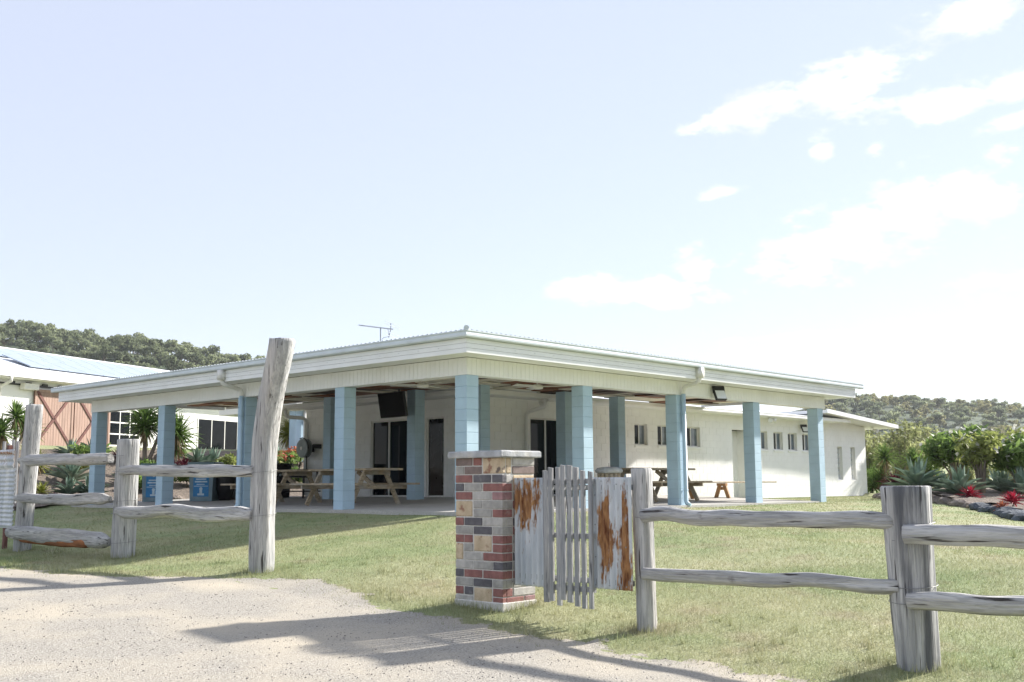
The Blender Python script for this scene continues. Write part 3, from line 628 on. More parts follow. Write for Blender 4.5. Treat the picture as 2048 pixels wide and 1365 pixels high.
# ------------------------------------------------------------------ bush timber fences
def log(path, radii, n=16, seed=0, square=.35, rough=.06, tipflat=True, asp=1.):
    """irregular split log along a path"""
    mb_ = MB(); P = [Vector(p) for p in path]; vs = []; K = len(P)
    for i, p in enumerate(P):
        d = (P[min(i + 1, K - 1)] - P[max(i - 1, 0)]).normalized()
        ref = Vector((0, 0, 1)) if abs(d.z) < .8 else Vector((0, 1, 0))
        a = d.cross(ref).normalized(); b = a.cross(d).normalized()
        for k in range(n):
            t = 2 * pi * k / n; sq = 1 / max(abs(cos(t)), abs(sin(t))); r = radii[i] * (1 - square + square * min(sq, 1.25))
            q = Vector((cos(t) * 1.5, sin(t) * 1.5, seed * 7.3)) + p * .8
            r *= 1 + .16 * noise.noise(Vector((cos(t) * 1.1, sin(t) * 1.1, seed * 3.3))) + .07 * noise.noise(Vector((cos(t) * 3, sin(t) * 3, seed * 5.1 + i * .03))) + rough * 1.8 * noise.noise(q) + rough * .8 * noise.noise(q * 3.1 + Vector((0, 0, 5))) + rough * .5 * noise.noise(Vector((cos(t) * 5, sin(t) * 5, seed + i * .05)))
            vs.append(p + (a * cos(t) * asp + b * sin(t)) * r)
    fs = [(i * n + k, i * n + (k + 1) % n, (i + 1) * n + (k + 1) % n, (i + 1) * n + k) for i in range(K - 1) for k in range(n)]
    fs += [tuple(reversed(range(n))), tuple(range((K - 1) * n, K * n))]
    mb_.add(vs, fs); return mb_
def post(parent, a, b, z0, z1, r0, r1, lean=(0, 0), bend=None, seed=0, m='post', square=.35, asp=1., label=None, chamfer=.012):
    K = 26; path = []; rad = []
    for i in range(K):
        t = i / (K - 1); z = z0 - .25 + (z1 - z0 + .25) * t; s_ = max(0, (z - z0) / (z1 - z0)); k_ = bend(s_) if bend else s_
        path.append((a + lean[0] * k_, b + lean[1] * k_, z)); rad.append(r0 + (r1 - r0) * s_)
    path.append((path[-1][0], path[-1][1], z1 + chamfer)); rad.append(rad[-1] * .93)
    o = log(path, rad, 28, seed, square, .06, asp=asp).build('post', m, parent, smooth=True)
    if label: o['label'] = label
    for pl in o.data.polygons:
        if len(pl.vertices) > 4: pl.use_smooth = False
    return o
def rail(parent, p0, p1, r, seed, sag=.0, ends=(.6, .6), wav=.012, m='rail', label=None, asp=.85):
    K = 34; path = []; rad = []; p0 = Vector(p0); p1 = Vector(p1)
    for i in range(K):
        t = i / (K - 1); p = p0.lerp(p1, t) + Vector((0, 0, -sag * sin(pi * t) + wav * noise.noise(Vector((t * 5, seed * 3.7, 0))) * 2)); path.append(p)
        e0 = ends[0] + (1 - ends[0]) * ss(t / .09); e1 = ends[1] + (1 - ends[1]) * ss((1 - t) / .09); rad.append(r * min(e0, e1) * (1 + .10 * noise.noise(Vector((t * 4, seed, 4)))))
    o = log(path, rad, 22, seed, .25, .09, asp=asp).build('rail', m, parent, smooth=True)
    if label: o['label'] = label
    for pl in o.data.polygons:
        if len(pl.vertices) > 4: pl.use_smooth = False
    return o
def ring(parent, a, b, z, r, tilt=.02, wr=.0028):
    m1 = MB(); m1.tube([(a + r * cos(t), b + r * sin(t), z + tilt * cos(t)) for t in [k * pi / 10 for k in range(21)]], wr, 5); m1.build('wire', 'wire', parent)
FA = -5.45
lf = thing('timber_fence', 'grey weathered post-and-rail fence with a tall bent gatepost, left of the opening', 'fence', (FA, 1.7, -.57))
post(lf, -5.40, -1.76, -.54, 2.34, .142, .152, lean=(.02, -.33), bend=lambda s: .06 * s + .94 * ss((s - .45) / .6) * (s ** 1.2), seed=1, square=.25, label='tall post bent to the right near its top')
post(lf, -5.46, 1.72, -.59, 1.17, .160, .152, lean=(.0, -.03), seed=2, square=.6, label='squared post between the two sets of rails')
post(lf, -5.56, 5.02, -.52, 1.85, .138, .138, lean=(0, -.22), seed=3, square=.3, label='leaning round post')
rail(lf, (-5.63, 5.12, .925), (-5.6, 1.95, .89), .088, 4, ends=(.55, .75)); rail(lf, (-5.63, 5.2, .29), (-5.6, 1.9, .30), .088, 5, ends=(.5, .5), wav=.02)
rb = rail(lf, (-5.66, 5.3, -.28), (-5.58, 1.9, -.335), .125, 6, ends=(.7, .45), wav=.01)
rail(lf, (-5.65, 5.0, -.355), (-5.64, 2.35, -.375), .085, 16, ends=(.2, .3), m='bark', label='red-brown split underside')
rail(lf, (-5.60, 1.60, .71), (-5.50, -1.72, .67), .078, 7, ends=(.8, .9)); rail(lf, (-5.62, 1.66, .13), (-5.52, -1.72, .11), .09, 8, ends=(.6, .75), wav=.02)
for (a, b, z, r) in ((-5.4, -1.77, .67, .165), (-5.4, -1.77, .12, .165), (-5.46, 1.72, .95, .19), (-5.46, 1.72, .72, .2), (-5.46, 1.72, .28, .2), (-5.46, 1.72, .1, .2), (-5.46, 1.72, -.33, .2)): ring(lf, a, b, z, r)
rf = thing('timber_fence', 'grey weathered post-and-rail fence with one thick squat post, right of the gate', 'fence', (-5.15, -9, -.85))
post(rf, -5.19, -7.62, -.80, .615, .080, .080, lean=(.0, .03), seed=11, square=.7, m='post', label='slim squared post beside the gate')
post(rf, -5.04, -10.08, -.93, .445, .155, .182, lean=(.0, .03), seed=12, square=.45, m='greypost', label='thick dark-streaked post')
rail(rf, (-5.29, -7.67, .19), (-5.17, -10.02, .18), .067, 13, ends=(.9, .93), wav=.02); rail(rf, (-5.29, -7.67, -.335), (-5.18, -10.04, -.31), .057, 14, ends=(.9, .93), wav=.016)
rail(rf, (-5.24, -10.12, .075), (-5.16, -12.7, .12), .075, 15, ends=(.93, .8), wav=.018); rail(rf, (-5.25, -10.13, -.42), (-5.17, -12.7, -.36), .072, 17, ends=(.85, .8), wav=.018)
for (a, b, z, r) in ((-5.19, -7.62, .19, .095), (-5.19, -7.62, -.335, .095), (-5.04, -10.08, .17, .188), (-5.04, -10.08, .05, .186), (-5.04, -10.08, -.31, .185), (-5.04, -10.08, -.43, .185)): ring(rf, a, b, z, r, .015)
post(rf, -5.05, -12.9, -1.05, .4, .17, .17, seed=19, square=.4, m='greypost')
# ------------------------------------------------------------------ corrugated sheets
def rust_mat():
    m = bpy.data.materials.new('rusty_corrugated_iron'); m.use_nodes = True; nt = m.node_tree; N = nt.nodes; L = nt.links; b = N['Principled BSDF']
    at = N.new("ShaderNodeAttribute"); at.attribute_name = 'rust'
    g = N.new("ShaderNodeNewGeometry"); mp = N.new("ShaderNodeMapping"); mp.inputs['Scale'].default_value = (1, 1, .22); L.new(g.outputs['Position'], mp.inputs[0])
    n = N.new("ShaderNodeTexNoise"); n.inputs['Scale'].default_value = 45; n.inputs['Detail'].default_value = 8; L.new(mp.outputs[0], n.inputs['Vector'])
    ad = N.new("ShaderNodeMath"); ad.operation = 'MULTIPLY_ADD'; L.new(n.outputs['Fac'], ad.inputs[0]); ad.inputs[1].default_value = .9; L.new(at.outputs['Fac'], ad.inputs[2])
    mr = N.new("ShaderNodeMapRange"); L.new(ad.outputs[0], mr.inputs[0]); mr.inputs[1].default_value = .73; mr.inputs[2].default_value = .90
    n2 = N.new("ShaderNodeTexNoise"); n2.inputs['Scale'].default_value = 38; n2.inputs['Detail'].default_value = 10; L.new(mp.outputs[0], n2.inputs['Vector'])
    r1 = N.new("ShaderNodeValToRGB"); L.new(n2.outputs['Fac'], r1.inputs[0]); r1.color_ramp.elements[0].position = .32; r1.color_ramp.elements[1].position = .68
    r1.color_ramp.elements[0].color = (.13, .045, .018, 1); r1.color_ramp.elements[1].color = (.47, .25, .11, 1)
    n3 = N.new("ShaderNodeTexNoise"); n3.inputs['Scale'].default_value = 7; n3.inputs['Detail'].default_value = 6; L.new(mp.outputs[0], n3.inputs['Vector'])
    r2 = N.new("ShaderNodeValToRGB"); L.new(n3.outputs['Fac'], r2.inputs[0]); r2.color_ramp.elements[0].color = (.42, .46, .50, 1); r2.color_ramp.elements[1].color = (.66, .68, .70, 1); r2.color_ramp.elements[0].position = .35; r2.color_ramp.elements[1].position = .65
    mx = N.new("ShaderNodeMix"); mx.data_type = 'RGBA'; L.new(mr.outputs[0], mx.inputs[0]); L.new(r2.outputs[0], mx.inputs[6]); L.new(r1.outputs[0], mx.inputs[7]); L.new(mx.outputs[2], b.inputs['Base Color'])
    rr = N.new("ShaderNodeMapRange"); L.new(mr.outputs[0], rr.inputs[0]); rr.inputs[3].default_value = .45; rr.inputs[4].default_value = .95; L.new(rr.outputs[0], b.inputs['Roughness'])
    bp = N.new("ShaderNodeBump"); bp.inputs['Strength'].default_value = .35; bp.inputs['Distance'].default_value = .006; L.new(n2.outputs['Fac'], bp.inputs['Height']); L.new(bp.outputs[0], b.inputs['Normal'])
    return m
MT['rust'] = rust_mat()
def sheet(name, parent, a, b0, b1, z0, z1, rustfn, pitch=.076, amp=.016, vertical=True, nu=90, nv=60, tilt=0.):
    vs = []; rv = []; th = .0016
    for layer in (0, 1):
        for j in range(nv + 1):
            for i in range(nu + 1):
                u, v = i / nu, j / nv; b = b0 + (b1 - b0) * u; z = z0 + (z1 - z0) * v; ph = 2 * pi * ((b if vertical else z) / pitch)
                vs.append((a + amp * sin(ph) + layer * th * 2 + tilt * (u - .5), b, z)); rv.append(rustfn(u, v))
    W1 = nu + 1; N1 = W1 * (nv + 1); fs = []
    for j in range(nv):
        for i in range(nu):
            q = (j * W1 + i, j * W1 + i + 1, (j + 1) * W1 + i + 1, (j + 1) * W1 + i); fs.append(q); fs.append(tuple(N1 + k for k in reversed(q)))
    rim = [i for i in range(W1)] + [j * W1 + nu for j in range(1, nv + 1)] + [nv * W1 + i for i in range(nu - 1, -1, -1)] + [j * W1 for j in range(nv - 1, 0, -1)]
    for k in range(len(rim)): p, q = rim[k], rim[(k + 1) % len(rim)]; fs.append((q, p, p + N1, q + N1))
    me = bpy.data.meshes.new(name); me.from_pydata(vs, [], fs); at = me.attributes.new('rust', 'FLOAT', 'POINT'); at.data.foreach_set('value', rv); me.materials.append(MT['rust']); me.polygons.foreach_set('use_smooth', [True] * len(me.polygons))
    return put(name, me, parent)
def poly_in(p, poly):
    c = False; x, y = p
    for (x0, y0), (x1, y1) in zip(poly, poly[1:] + poly[:1]):
        if (y0 > y) != (y1 > y) and x < (x1 - x0) * (y - y0) / (y1 - y0) + x0: c = not c
    return c
def polyrust(polys, jit=.05):
    def f(u, v):
        du = jit * noise.noise(Vector((u * 9, v * 9, 1))) + jit * .5 * noise.noise(Vector((u * 25, v * 25, 3))); dv = jit * 1.5 * noise.noise(Vector((u * 11, v * 5, 7)))
        k = sum(any(poly_in((u + du + ou, v + dv + ov), p) for p in polys) for ou, ov in ((0, 0), (.05, .03), (-.05, .04), (.02, -.09), (-.02, .10), (.03, .16), (-.04, -.05), (.0, .22))) / 8
        return .14 + .50 * k + .06 * noise.noise(Vector((u * 14, v * 3, 2)))
    return f
gate = thing('gate', 'gate of two rust-streaked corrugated sheets with grey timber pickets between them', 'gate', (-5.3, -6.8, -.64))
r1 = polyrust([[(.05, 1), (.8, 1), (.80, .82), (.55, .66), (.48, .65), (.40, .52), (.33, .55), (.32, .72), (.18, .72), (.10, .66)], [(0, .66), (.12, .62), (.14, .52), (.05, .34), (0, .33)], [(.4, .6), (.36, .48), (.3, .49), (.28, .6)]])
sh1 = sheet('corrugated_sheet', gate, -5.31, -6.02, -6.535, -.525, .548, r1); sh1['label'] = 'corrugated sheet rusted along its top left'
r2 = polyrust([[(.35, 1), (.44, 1), (.44, .7), (.50, .55), (.60, .50), (.60, .55), (.75, .58), (.76, 1), (.84, 1), (.86, .7), (.9, .55), (.95, .4), (1, .3), (1, 0), (.62, 0), (.66, .2), (.70, .20), (.74, .35), (.66, .42), (.5, .42), (.45, .22), (.38, .3), (.28, .1), (.2, .12), (.18, .45), (.14, .6), (.16, .86), (.32, .8)]], .035)
sh2 = sheet('corrugated_sheet', gate, -5.31, -7.105, -7.562, -.495, .545, r2); sh2['label'] = 'corrugated sheet with two long rust streaks'
for k, (x0, x1, zt, zb) in enumerate([(730, 770, 215, 1090), (775, 809, 195, 1078), (820, 852, 195, 1105), (855, 889, 180, 1065), (897, 933, 182, 1078), (943, 976, 195, 1100), (988, 1017, 218, 1110), (1040, 1066, 225, 1108)]):
    bb = lambda x: -6.525 - (x - 735) / (1066 - 735) * .62
    zz = lambda y: .548 - (y - 262) / 3.413 / 201.5
    w_ = abs(bb(x1) - bb(x0)); m1 = MB(); rr = random.Random(k)
    bc = (bb(x0) + bb(x1)) / 2; a = -5.365 + rr.uniform(-.012, .012); th = .024; t = rr.uniform(-.008, .008); K = 10; vs = []
    for i in range(K):
        s_ = i / (K - 1); z = zz(zb) + (zz(zt) - zz(zb)) * s_; wv = .004 * noise.noise(Vector((s_ * 4, k * 5, 0))); hw = w_ * .44 * (1 + .06 * noise.noise(Vector((s_ * 5, k * 9, 3))))
        for (sa, sb_) in ((-1, -1), (1, -1), (1, 1), (-1, 1)): vs.append((a + sa * th / 2, bc + sb_ * hw + wv + t * s_, z + (.004 * sb_ if i == K - 1 else 0)))
    m1.add(vs, [(3, 2, 1, 0), tuple(range(4 * K - 4, 4 * K))] + [(4 * i + q, 4 * i + (q + 1) % 4, 4 * i + 4 + (q + 1) % 4, 4 * i + 4 + q) for i in range(K - 1) for q in range(4)]); m1.build('picket', 'picket', gate)
for z in (.51, -.01, -.53 + .02):
    m1 = MB(); m1.bar((-5.335, -6.50, z), (-5.335, -7.14, z), .03, .05); m1.build('crossbar', 'picket', gate)
m1 = MB(); m1.bar((-5.28, -6.04, .45), (-5.28, -7.55, .45), .03, .05); m1.bar((-5.28, -6.04, -.43), (-5.28, -7.55, -.43), .03, .05); m1.build('frame', 'steel', gate)
m1 = MB()
for (b, zs) in ((-6.06, (.52, -.49)), (-6.2, (.52, -.49)), (-6.35, (.52, -.49)), (-6.49, (.52, -.49)), (-7.14, (.51, .38, .1, -.2, -.46)), (-7.22, (.51, .4)), (-7.3, (.51, -.46)), (-7.4, (.48, -.46)), (-7.5, (.51, .35, -.1, -.46))):
    for z in zs: m1.lathe((-5.322, b, z), [(.007, -.006), (.005, .004)][::-1], 6, 'x')
m1.build('roofing_screws', 'steel', gate)
# corrugated panel fence at the far left
pf = thing('corrugated_fence', 'low corrugated iron fence with rusty capping beside the leaning post', 'fence', (-5.6, 6.6, -.45))
s3 = sheet('corrugated_sheet', pf, -5.62, 5.3, 8.2, -.22, .80, lambda u, v: .16, vertical=False, amp=.01, pitch=.076, nu=20, nv=90)
s3 = sheet('capping_sheet', pf, -5.66, 5.3, 8.2, .80, 1.12, polyrust([[(0, .72), (.25, .8), (.5, .7), (.5, .95), (0, .95)], [(.0, .38), (.4, .42), (.4, .5), (0, .48)]], .08), vertical=False, amp=.012, pitch=.11, nu=60, nv=40)
for b in (5.65, 7.3): m1 = MB(); m1.box(-5.6, -5.54, b, b + .08, -.6, 1.2); m1.build('post', 'barndark', pf)
for k, (b, zt) in enumerate(((5.55, 1.27), (5.72, 1.3), (5.9, 1.24), (6.1, 1.28))): m1 = MB(); m1.bar((-5.5, b, .2), (-5.5, b, zt), .09, .025, (1, 0, 0)); m1.build('picket', 'picket', pf)
# ------------------------------------------------------------------ brick pillar
pil = thing('brick_pillar', 'pillar of mixed red, grey and charcoal bricks with sandstone inserts and a stone cap', 'pillar', (-5.3, -5.72, -.73))
PA0, PA1, PB0, PB1 = -5.475, -4.98, -6.065, -5.385; PZ = -.735; CH = 1.49 / 17
m1 = MB(); m1.box(PA0 + .008, PA1 - .008, PB0 + .008, PB1 - .008, PZ - .3, .757); m1.build('mortar_core', 'mortar', pil)
def brick(face, c0, c1, z0, z1, k, m):
    # face 'L': plane a = PA0 running along b ; 'R': plane b = PB0 running along a
    h = z1 - z0; L_ = c1 - c0; r_ = random.Random(int(c0 * 1000 + z0 * 7919)); o_ = r_.uniform(-.0015, .0025)
    rad = .012 if m == 'brickT' else .005
    if face == 'L': put('brick', block_mesh(.06, L_, h, m, rad), pil, (PA0 + .03 - o_, (c0 + c1) / 2, (z0 + z1) / 2))
    elif face == 'R': put('brick', block_mesh(L_, .06, h, m, rad), pil, ((c0 + c1) / 2, PB0 + .03 - o_, (z0 + z1) / 2))
    elif face == 'B': put('brick', block_mesh(.06, L_, h, m, rad), pil, (PA1 - .03 + o_, (c0 + c1) / 2, (z0 + z1) / 2))
    else: put('brick', block_mesh(L_, .06, h, m, rad), pil, ((c0 + c1) / 2, PB1 - .03 + o_, (z0 + z1) / 2))
rowsL = ['0-120B 128-187R 195-330T2', '0-60G 65-187B', '0-120R 128-252D 262-330D', '0-58D 65-190G 198-330R', '0-120R 128-255L 262-330P', '0-122T2 130-190G 198-330G', '132-258G 265-330R', '0-58R 65-190D 198-330L', '0-122G 130-257D 262-330G',
         '0-58R 63-122R 130-257T2 262-330R', '0-55T2 63-125G 265-330R', '63-195L 198-330R', '0-125L 130-262G 267-330D', '0-57D 63-190R 198-330R', '0-125G 130-257D 265-330G', '0-57R 65-125D 132-257T2 265-330R', '0-125L 265-330R']
rowsR = ['0-40T2 45-140L', '45-140B', '0-42L 47-140T2', '0-42R', '0-42P 47-140G', '0-42G 47-140R', '0-42R 47-140L', '0-42L 47-140D', '0-42G 47-140R', '0-42R 47-140G', '0-42R 47-140L', '0-42R 47-140D', '0-42D 47-140G', '0-42R 47-140R', '0-42G 47-140L', '0-42R 47-140L', '0-90R 95-140P']  # charcoal corner brick has a pale return: its sunlit side put into the colour
def parse(row): 
    import re
    return [(int(a), int(b), c, 2 if d else 1) for a, b, c, d in re.findall(r'(\d+)-(\d+)([A-Z])(2?)', row)]
for k in range(17):
    zt = .757 - k * CH
    for (x0, x1, c, hh) in parse(rowsL[k]):
        brick('L', PB1 - (x1 / 330) * .675 - (.0 if x1 < 330 else .005), PB1 - (x0 / 330) * .675, zt - CH * hh + .010, zt - .001, k, 'brick' + c)
    for (x0, x1, c, hh) in parse(rowsR[k]):
        f0 = PA0 + (.0615 if x0 == 0 else x0 / 140 * .49); f1 = PA0 + x1 / 140 * .49
        if f1 - f0 > .03: brick('R', f0, f1, zt - CH * hh + .010, zt - .001, k, 'brick' + c)
    rr = random.Random(k)
    for j in range(3):
        brick('B', PB0 + .07 + j * .18 + .0, PB0 + .07 + (j + 1) * .18 - .01, zt - CH + .010, zt - .001, k, 'brick' + rr.choice('RGDBL'))
        if j < 2: brick('T', PA0 + .07 + j * .18, PA0 + .07 + (j + 1) * .18 - .01, zt - CH + .010, zt - .001, k, 'brick' + rr.choice('RGDBL'))
m1 = MB(); m1.bev(PA0 - .01, PA1 + .01, PB0 - .01, PB1 + .01, PZ - .3, PZ + .045, .01); m1.build('plinth', 'mortar', pil)
cap = MB(); nseg = 24; pts = []
for sidei, (x0, y0, x1, y1) in enumerate(((PA0 - .06, PB0 - .05, PA1 + .05, PB0 - .05), (PA1 + .05, PB0 - .05, PA1 + .05, PB1 + .06), (PA1 + .05, PB1 + .06, PA0 - .06, PB1 + .06), (PA0 - .06, PB1 + .06, PA0 - .06, PB0 - .05))):
    for i in range(nseg):
        t = i / nseg; p = Vector((x0 + (x1 - x0) * t, y0 + (y1 - y0) * t, 0)); pts.append(p + Vector((noise.noise(p * 14), noise.noise(p * 14 + Vector((9, 0, 0))), 0)) * .006)
n_ = len(pts); cc = Vector(((PA0 + PA1) / 2, (PB0 + PB1) / 2, 0)); vs = []
for (z, s_) in ((.759, .985), (.77, 1.0), (.815, .998), (.828, .965)):
    for p in pts: q = cc + (p - cc) * s_; vs.append((q.x, q.y, z + .003 * noise.noise(q * 20)))
cap.add(vs, [tuple(reversed(range(n_))), tuple(range(3 * n_, 4 * n_))] + [(i * n_ + k, i * n_ + (k + 1) % n_, (i + 1) * n_ + (k + 1) % n_, (i + 1) * n_ + k) for i in range(3) for k in range(n_)]); cap.build('cap_stone', 'cap', pil)
# ------------------------------------------------------------------ furniture on the patio
def picnic(label, a, b, rz, L_=2.35):
    t = thing('picnic_table', label, 'picnic table', (a, b, fz(a, b)), 'timber picnic tables on the patio'); t.rotation_euler = (0, 0, rz)
    def pc(name, fn, m='timber'): m1 = MB(); fn(m1); m1.build(name, m, t, local=True)
    for k in range(5): pc('top_board', lambda q: q.bev(-L_ / 2, L_ / 2, -.375 + k * .152, -.375 + k * .152 + .143, .735, .78, .005))
    for s_ in (-1, 1):
        for k in range(2): pc('seat_board', lambda q: q.bev(-L_ / 2, L_ / 2, min(s_ * (.57 + k * .15), s_ * (.57 + k * .15 + .14)), max(s_ * (.57 + k * .15), s_ * (.57 + k * .15 + .14)), .43, .472, .005))
        x = s_ * (L_ / 2 - .42)
        pc('bearer', lambda q: q.bar((x, -.84, .39), (x, .84, .39), .045, .09)); pc('bearer', lambda q: q.bar((x, -.36, .69), (x, .36, .69), .045, .09))
        for r_ in (-1, 1): pc('leg', lambda q: q.bar((x + .047, r_ * .66, -.01), (x + .047, r_ * .27, .733), .045, .095, (1, 0, 0)) if False else q.bar((x + .047, r_ * .66, 0), (x + .047, r_ * .27, .733), .095, .045, (1, 0, 0)))
        pc('brace', lambda q: q.bar((x - s_ * .03, 0, .38), (s_ * .12, 0, .72), .04, .09))
    return t
picnic('picnic table right behind the second blue column from the corner', 1.55, 5.05, pi / 2)
picnic('picnic table behind the tall bent gatepost and the downpipe', 1.65, 7.95, pi / 2)
picnic('picnic table on the right-hand side of the verandah, over the rusty gate', 8.0, 1.75, 0, 2.5)
bn = thing('bench', 'long plank bench on orange timber trestles at the right end of the verandah', 'bench', (12, 2.3, .06))
m1 = MB(); m1.bev(9.9, 14.6, 2.18, 2.42, .475, .515, .006); m1.build('seat', 'timber', bn)
for x in (10.2, 11.9, 13.6):
    for s_ in (-1, 1): m1 = MB(); m1.bar((x, 2.3 + s_ * .20, gz(13.6, 2.3) if x > 13 else .07), (x, 2.3 + s_ * .07, .42), .10, .05, (1, 0, 0)); m1.build('leg', 'orangetimber', bn)
    m1 = MB(); m1.bar((x, 2.16, .435), (x, 2.44, .435), .1, .07); m1.bar((x + .03, 2.2, .33), (x + .03, 2.40, .33), .03, .08); m1.build('bearer', 'orangetimber', bn)
sp = thing('stump_stool', 'dark split-log stool with a pale rounded top beside the right table', 'stool', (5.2, .9, .02))
m1 = MB()
for k in range(14): t = 2 * pi * k / 14; m1.tube([(5.2 + .2 * cos(t), .9 + .2 * sin(t), .02), (5.2 + .21 * cos(t), .9 + .21 * sin(t), .70 + .01 * (k % 3))], .045, 7)
m1.build('log_staves', 'timber', sp, smooth=True)
m1 = MB(); m1.lathe((5.2, .9, .70), [(.25, 0), (.29, .02), (.30, .06), (.26, .11), (.15, .135), (.02, .14)], 20); m1.build('seat_pad', 'cap', sp, smooth=True)
m1 = MB(); m1.tube([(5.2, .9, .83), (5.2, .9, .92)], .006, 6); m1.build('spike', 'wire', sp)
tv = thing('television', 'black flat television hanging under the verandah ceiling', 'television', (3.4, 5.95, 2.1))
m1 = MB(); m1.bev(-.035, .035, -.53, .53, -.3, .3, .012); o = m1.build('casing', 'black', tv, local=True); o.location = (0, 0, .26); o.rotation_euler = (0, radians(-10), radians(-6))
m1 = MB(); m1.box(-.0375, -.0355, -.515, .515, -.285, .285); s_o = m1.build('screen', 'tv', o, local=True)
m1 = MB(); m1.tube([(3.45, 5.95, 2.35), (3.6, 5.95, 2.4), (3.6, 5.95, 2.74)], .025, 8); m1.build('bracket', 'black', tv)
def fan(label, a, b, rot):
    t = thing('ceiling_fan', label, 'ceiling fan', (a, b, 2.735), 'ceiling fans under the verandah')
    m1 = MB(); m1.tube([(0, 0, 0), (0, 0, -.2)], .018, 8); m1.build('downrod', 'whitepvc', t, local=True)
    m1 = MB(); m1.lathe((0, 0, -.30), [(.05, 0), (.11, .01), (.125, .05), (.11, .09), (.05, .11)], 18); m1.build('motor', 'whitepvc', t, smooth=True, local=True)
    for k in range(3):
        c = rot + k * 2 * pi / 3; m1 = MB(); d = Vector((cos(c), sin(c), 0)); m1.bar(d * .1 + Vector((0, 0, -.24)), d * .66 + Vector((0, 0, -.24)), .13, .012, (sin(c) * .2, -cos(c) * .2, 1)); m1.build('blade', 'whitepvc', t, local=True)
fan('ceiling fan left of the corner column', 1.45, 2.75, .3); fan('ceiling fan right of the corner column', 3.4, 1.35, 1.0)
def spot(label, a, b, z, dirs, name='spotlight'):
    t = thing(name, label, 'light', (a, b, z))
    m1 = MB(); m1.lathe((a, b, z - .01), [(.05, 0), (.06, .05)], 12); m1.build('base', 'whitepvc', t)
    for d in dirs:
        d = Vector(d).normalized(); p = Vector((a, b, z - .04)) + d * .05; m1 = MB(); m1.tube([p, p + d * .12, p + d * .2], [.035, .07, .085], 14); m1.build('lamp_head', 'whitepvc', t, smooth=True)
        m1 = MB(); m1.tube([p + d * .201, p + d * .206], .075, 14); m1.build('lens', 'lamp', t)
spot('white twin spotlight under the house eave between the two near glass doors', 7.02, 4.55, 2.60, [(.3, -.8, -.5), (.8, -.3, -.6)])
spot('white twin spotlight under the house eave above the row of small windows', 18.4, 4.55, 2.60, [(-.7, -.7, -.3), (.5, -.8, -.3)])
spot('white spotlight at the far right corner of the house', 26.2, 4.6, 2.50, [(-.2, -.9, -.3)])
def flood(label, a, b, z, s=1.):
    t = thing('floodlight', label, 'floodlight', (a, b, z)); t.rotation_euler = (0, 0, radians(-25))
    m1 = MB(); m1.bar((0, .0, 0), (0, -.12 * s, -.02), .05, .03); m1.bar((-.15 * s, -.13 * s, .0), (.15 * s, -.13 * s, .0), .03, .03); m1.bar((-.15 * s, -.13 * s, 0), (-.15 * s, -.17 * s, -.16 * s), .02, .03); m1.bar((.15 * s, -.13 * s, 0), (.15 * s, -.17 * s, -.16 * s), .02, .03); m1.build('bracket', 'black', t, local=True)
    m1 = MB(); m1.bev(-.14 * s, .14 * s, -.04 * s, .04 * s, -.17 * s, .17 * s, .01); o = m1.build('casing', 'black', t, local=True); o.location = (0, -.19 * s, -.17 * s); o.rotation_euler = (radians(-28), 0, 0)
    m1 = MB(); m1.box(-.125 * s, .125 * s, -.046 * s, -.0405 * s, -.155 * s, .06 * s); m1.build('lens', 'lamp', o, local=True)
flood('black square floodlight on the verandah beam, right of the downpipe', 8.05, -.01, 2.68); flood('small black floodlight on the far white house wall', 21.2, 4.86, 2.46, .8)
hr2 = thing('hose_reel', 'round grey hose reel on the left end of the house wall', 'hose reel', (5.0, 11.45, 1.2))
m1 = MB(); m1.lathe((4.78, 11.42, 1.50), [(.02, 0), (.25, .005), (.265, .02), (.265, .035), (.1, .04), (.1, .15), (.265, .155), (.265, .18), (.24, .19)], 28, 'x'); m1.build('reel', 'greyplastic', hr2)
m1 = MB(); m1.lathe((4.765, 11.42, 1.50), [(.05, 0), (.05, .02)], 14, 'x'); m1.build('hub', 'whitepvc', hr2)
m1 = MB(); m1.bar((5.0, 11.42, 1.5), (5.2, 11.42, 1.5), .06, .2); m1.bar((4.95, 11.1, 1.55), (5.2, 11.1, 1.55), .08, .12); m1.build('wall_bracket', 'black', hr2)
m1 = MB(); m1.tube([(4.86, 11.55, 1.27), (4.86, 11.62, .95), (4.86, 11.66, .6)], .016, 7); m1.tube([(4.86, 11.28, 1.28), (4.86, 11.27, .9)], .016, 7); m1.tube([(4.8, 11.42 + .29 * cos(t), 1.5 + .29 * sin(t)) for t in (1.2, 1.6, 2.0, 2.4, 2.8, 3.2)], .016, 7); m1.build('hose', 'black', hr2, smooth=True)
bq = thing('barbecue', 'black flat-plate barbecue against the house wall under the hose reel', 'barbecue', (4.4, 10.9, .12))
m1 = MB(); m1.bev(3.95, 4.6, 10.15, 11.85, .86, .90, .008); m1.build('plate', 'black', bq)
m1 = MB(); m1.bev(4.0, 4.55, 10.6, 11.7, .68, .858, .01); m1.build('body', 'black', bq)
for k in range(4): m1 = MB(); m1.lathe((3.965, 10.8 + k * .23, .76), [(.03, 0), (.035, .035)], 12, 'x'); m1.build('knob', 'greyplastic', bq)
for (a, b) in ((4.05, 10.3), (4.5, 10.3), (4.05, 11.7), (4.5, 11.7)): m1 = MB(); m1.bar((a, b, .12), (a, b, .86), .04, .04, (1, 0, 0)); m1.build('leg', 'black', bq)
m1 = MB(); m1.bev(4.0, 4.55, 10.2, 11.8, .30, .33, .006); m1.build('shelf', 'black', bq)
MT['poster'] = mat('blue_poster', (.035, .22, .48), .5, .1, 8); MT['posterlight'] = mat('pale_blue_print', (.55, .68, .75), .5, .1, 8); MT['binbody'] = mat('grey_blue_bin', (.19, .27, .31), .4, .12, 5)
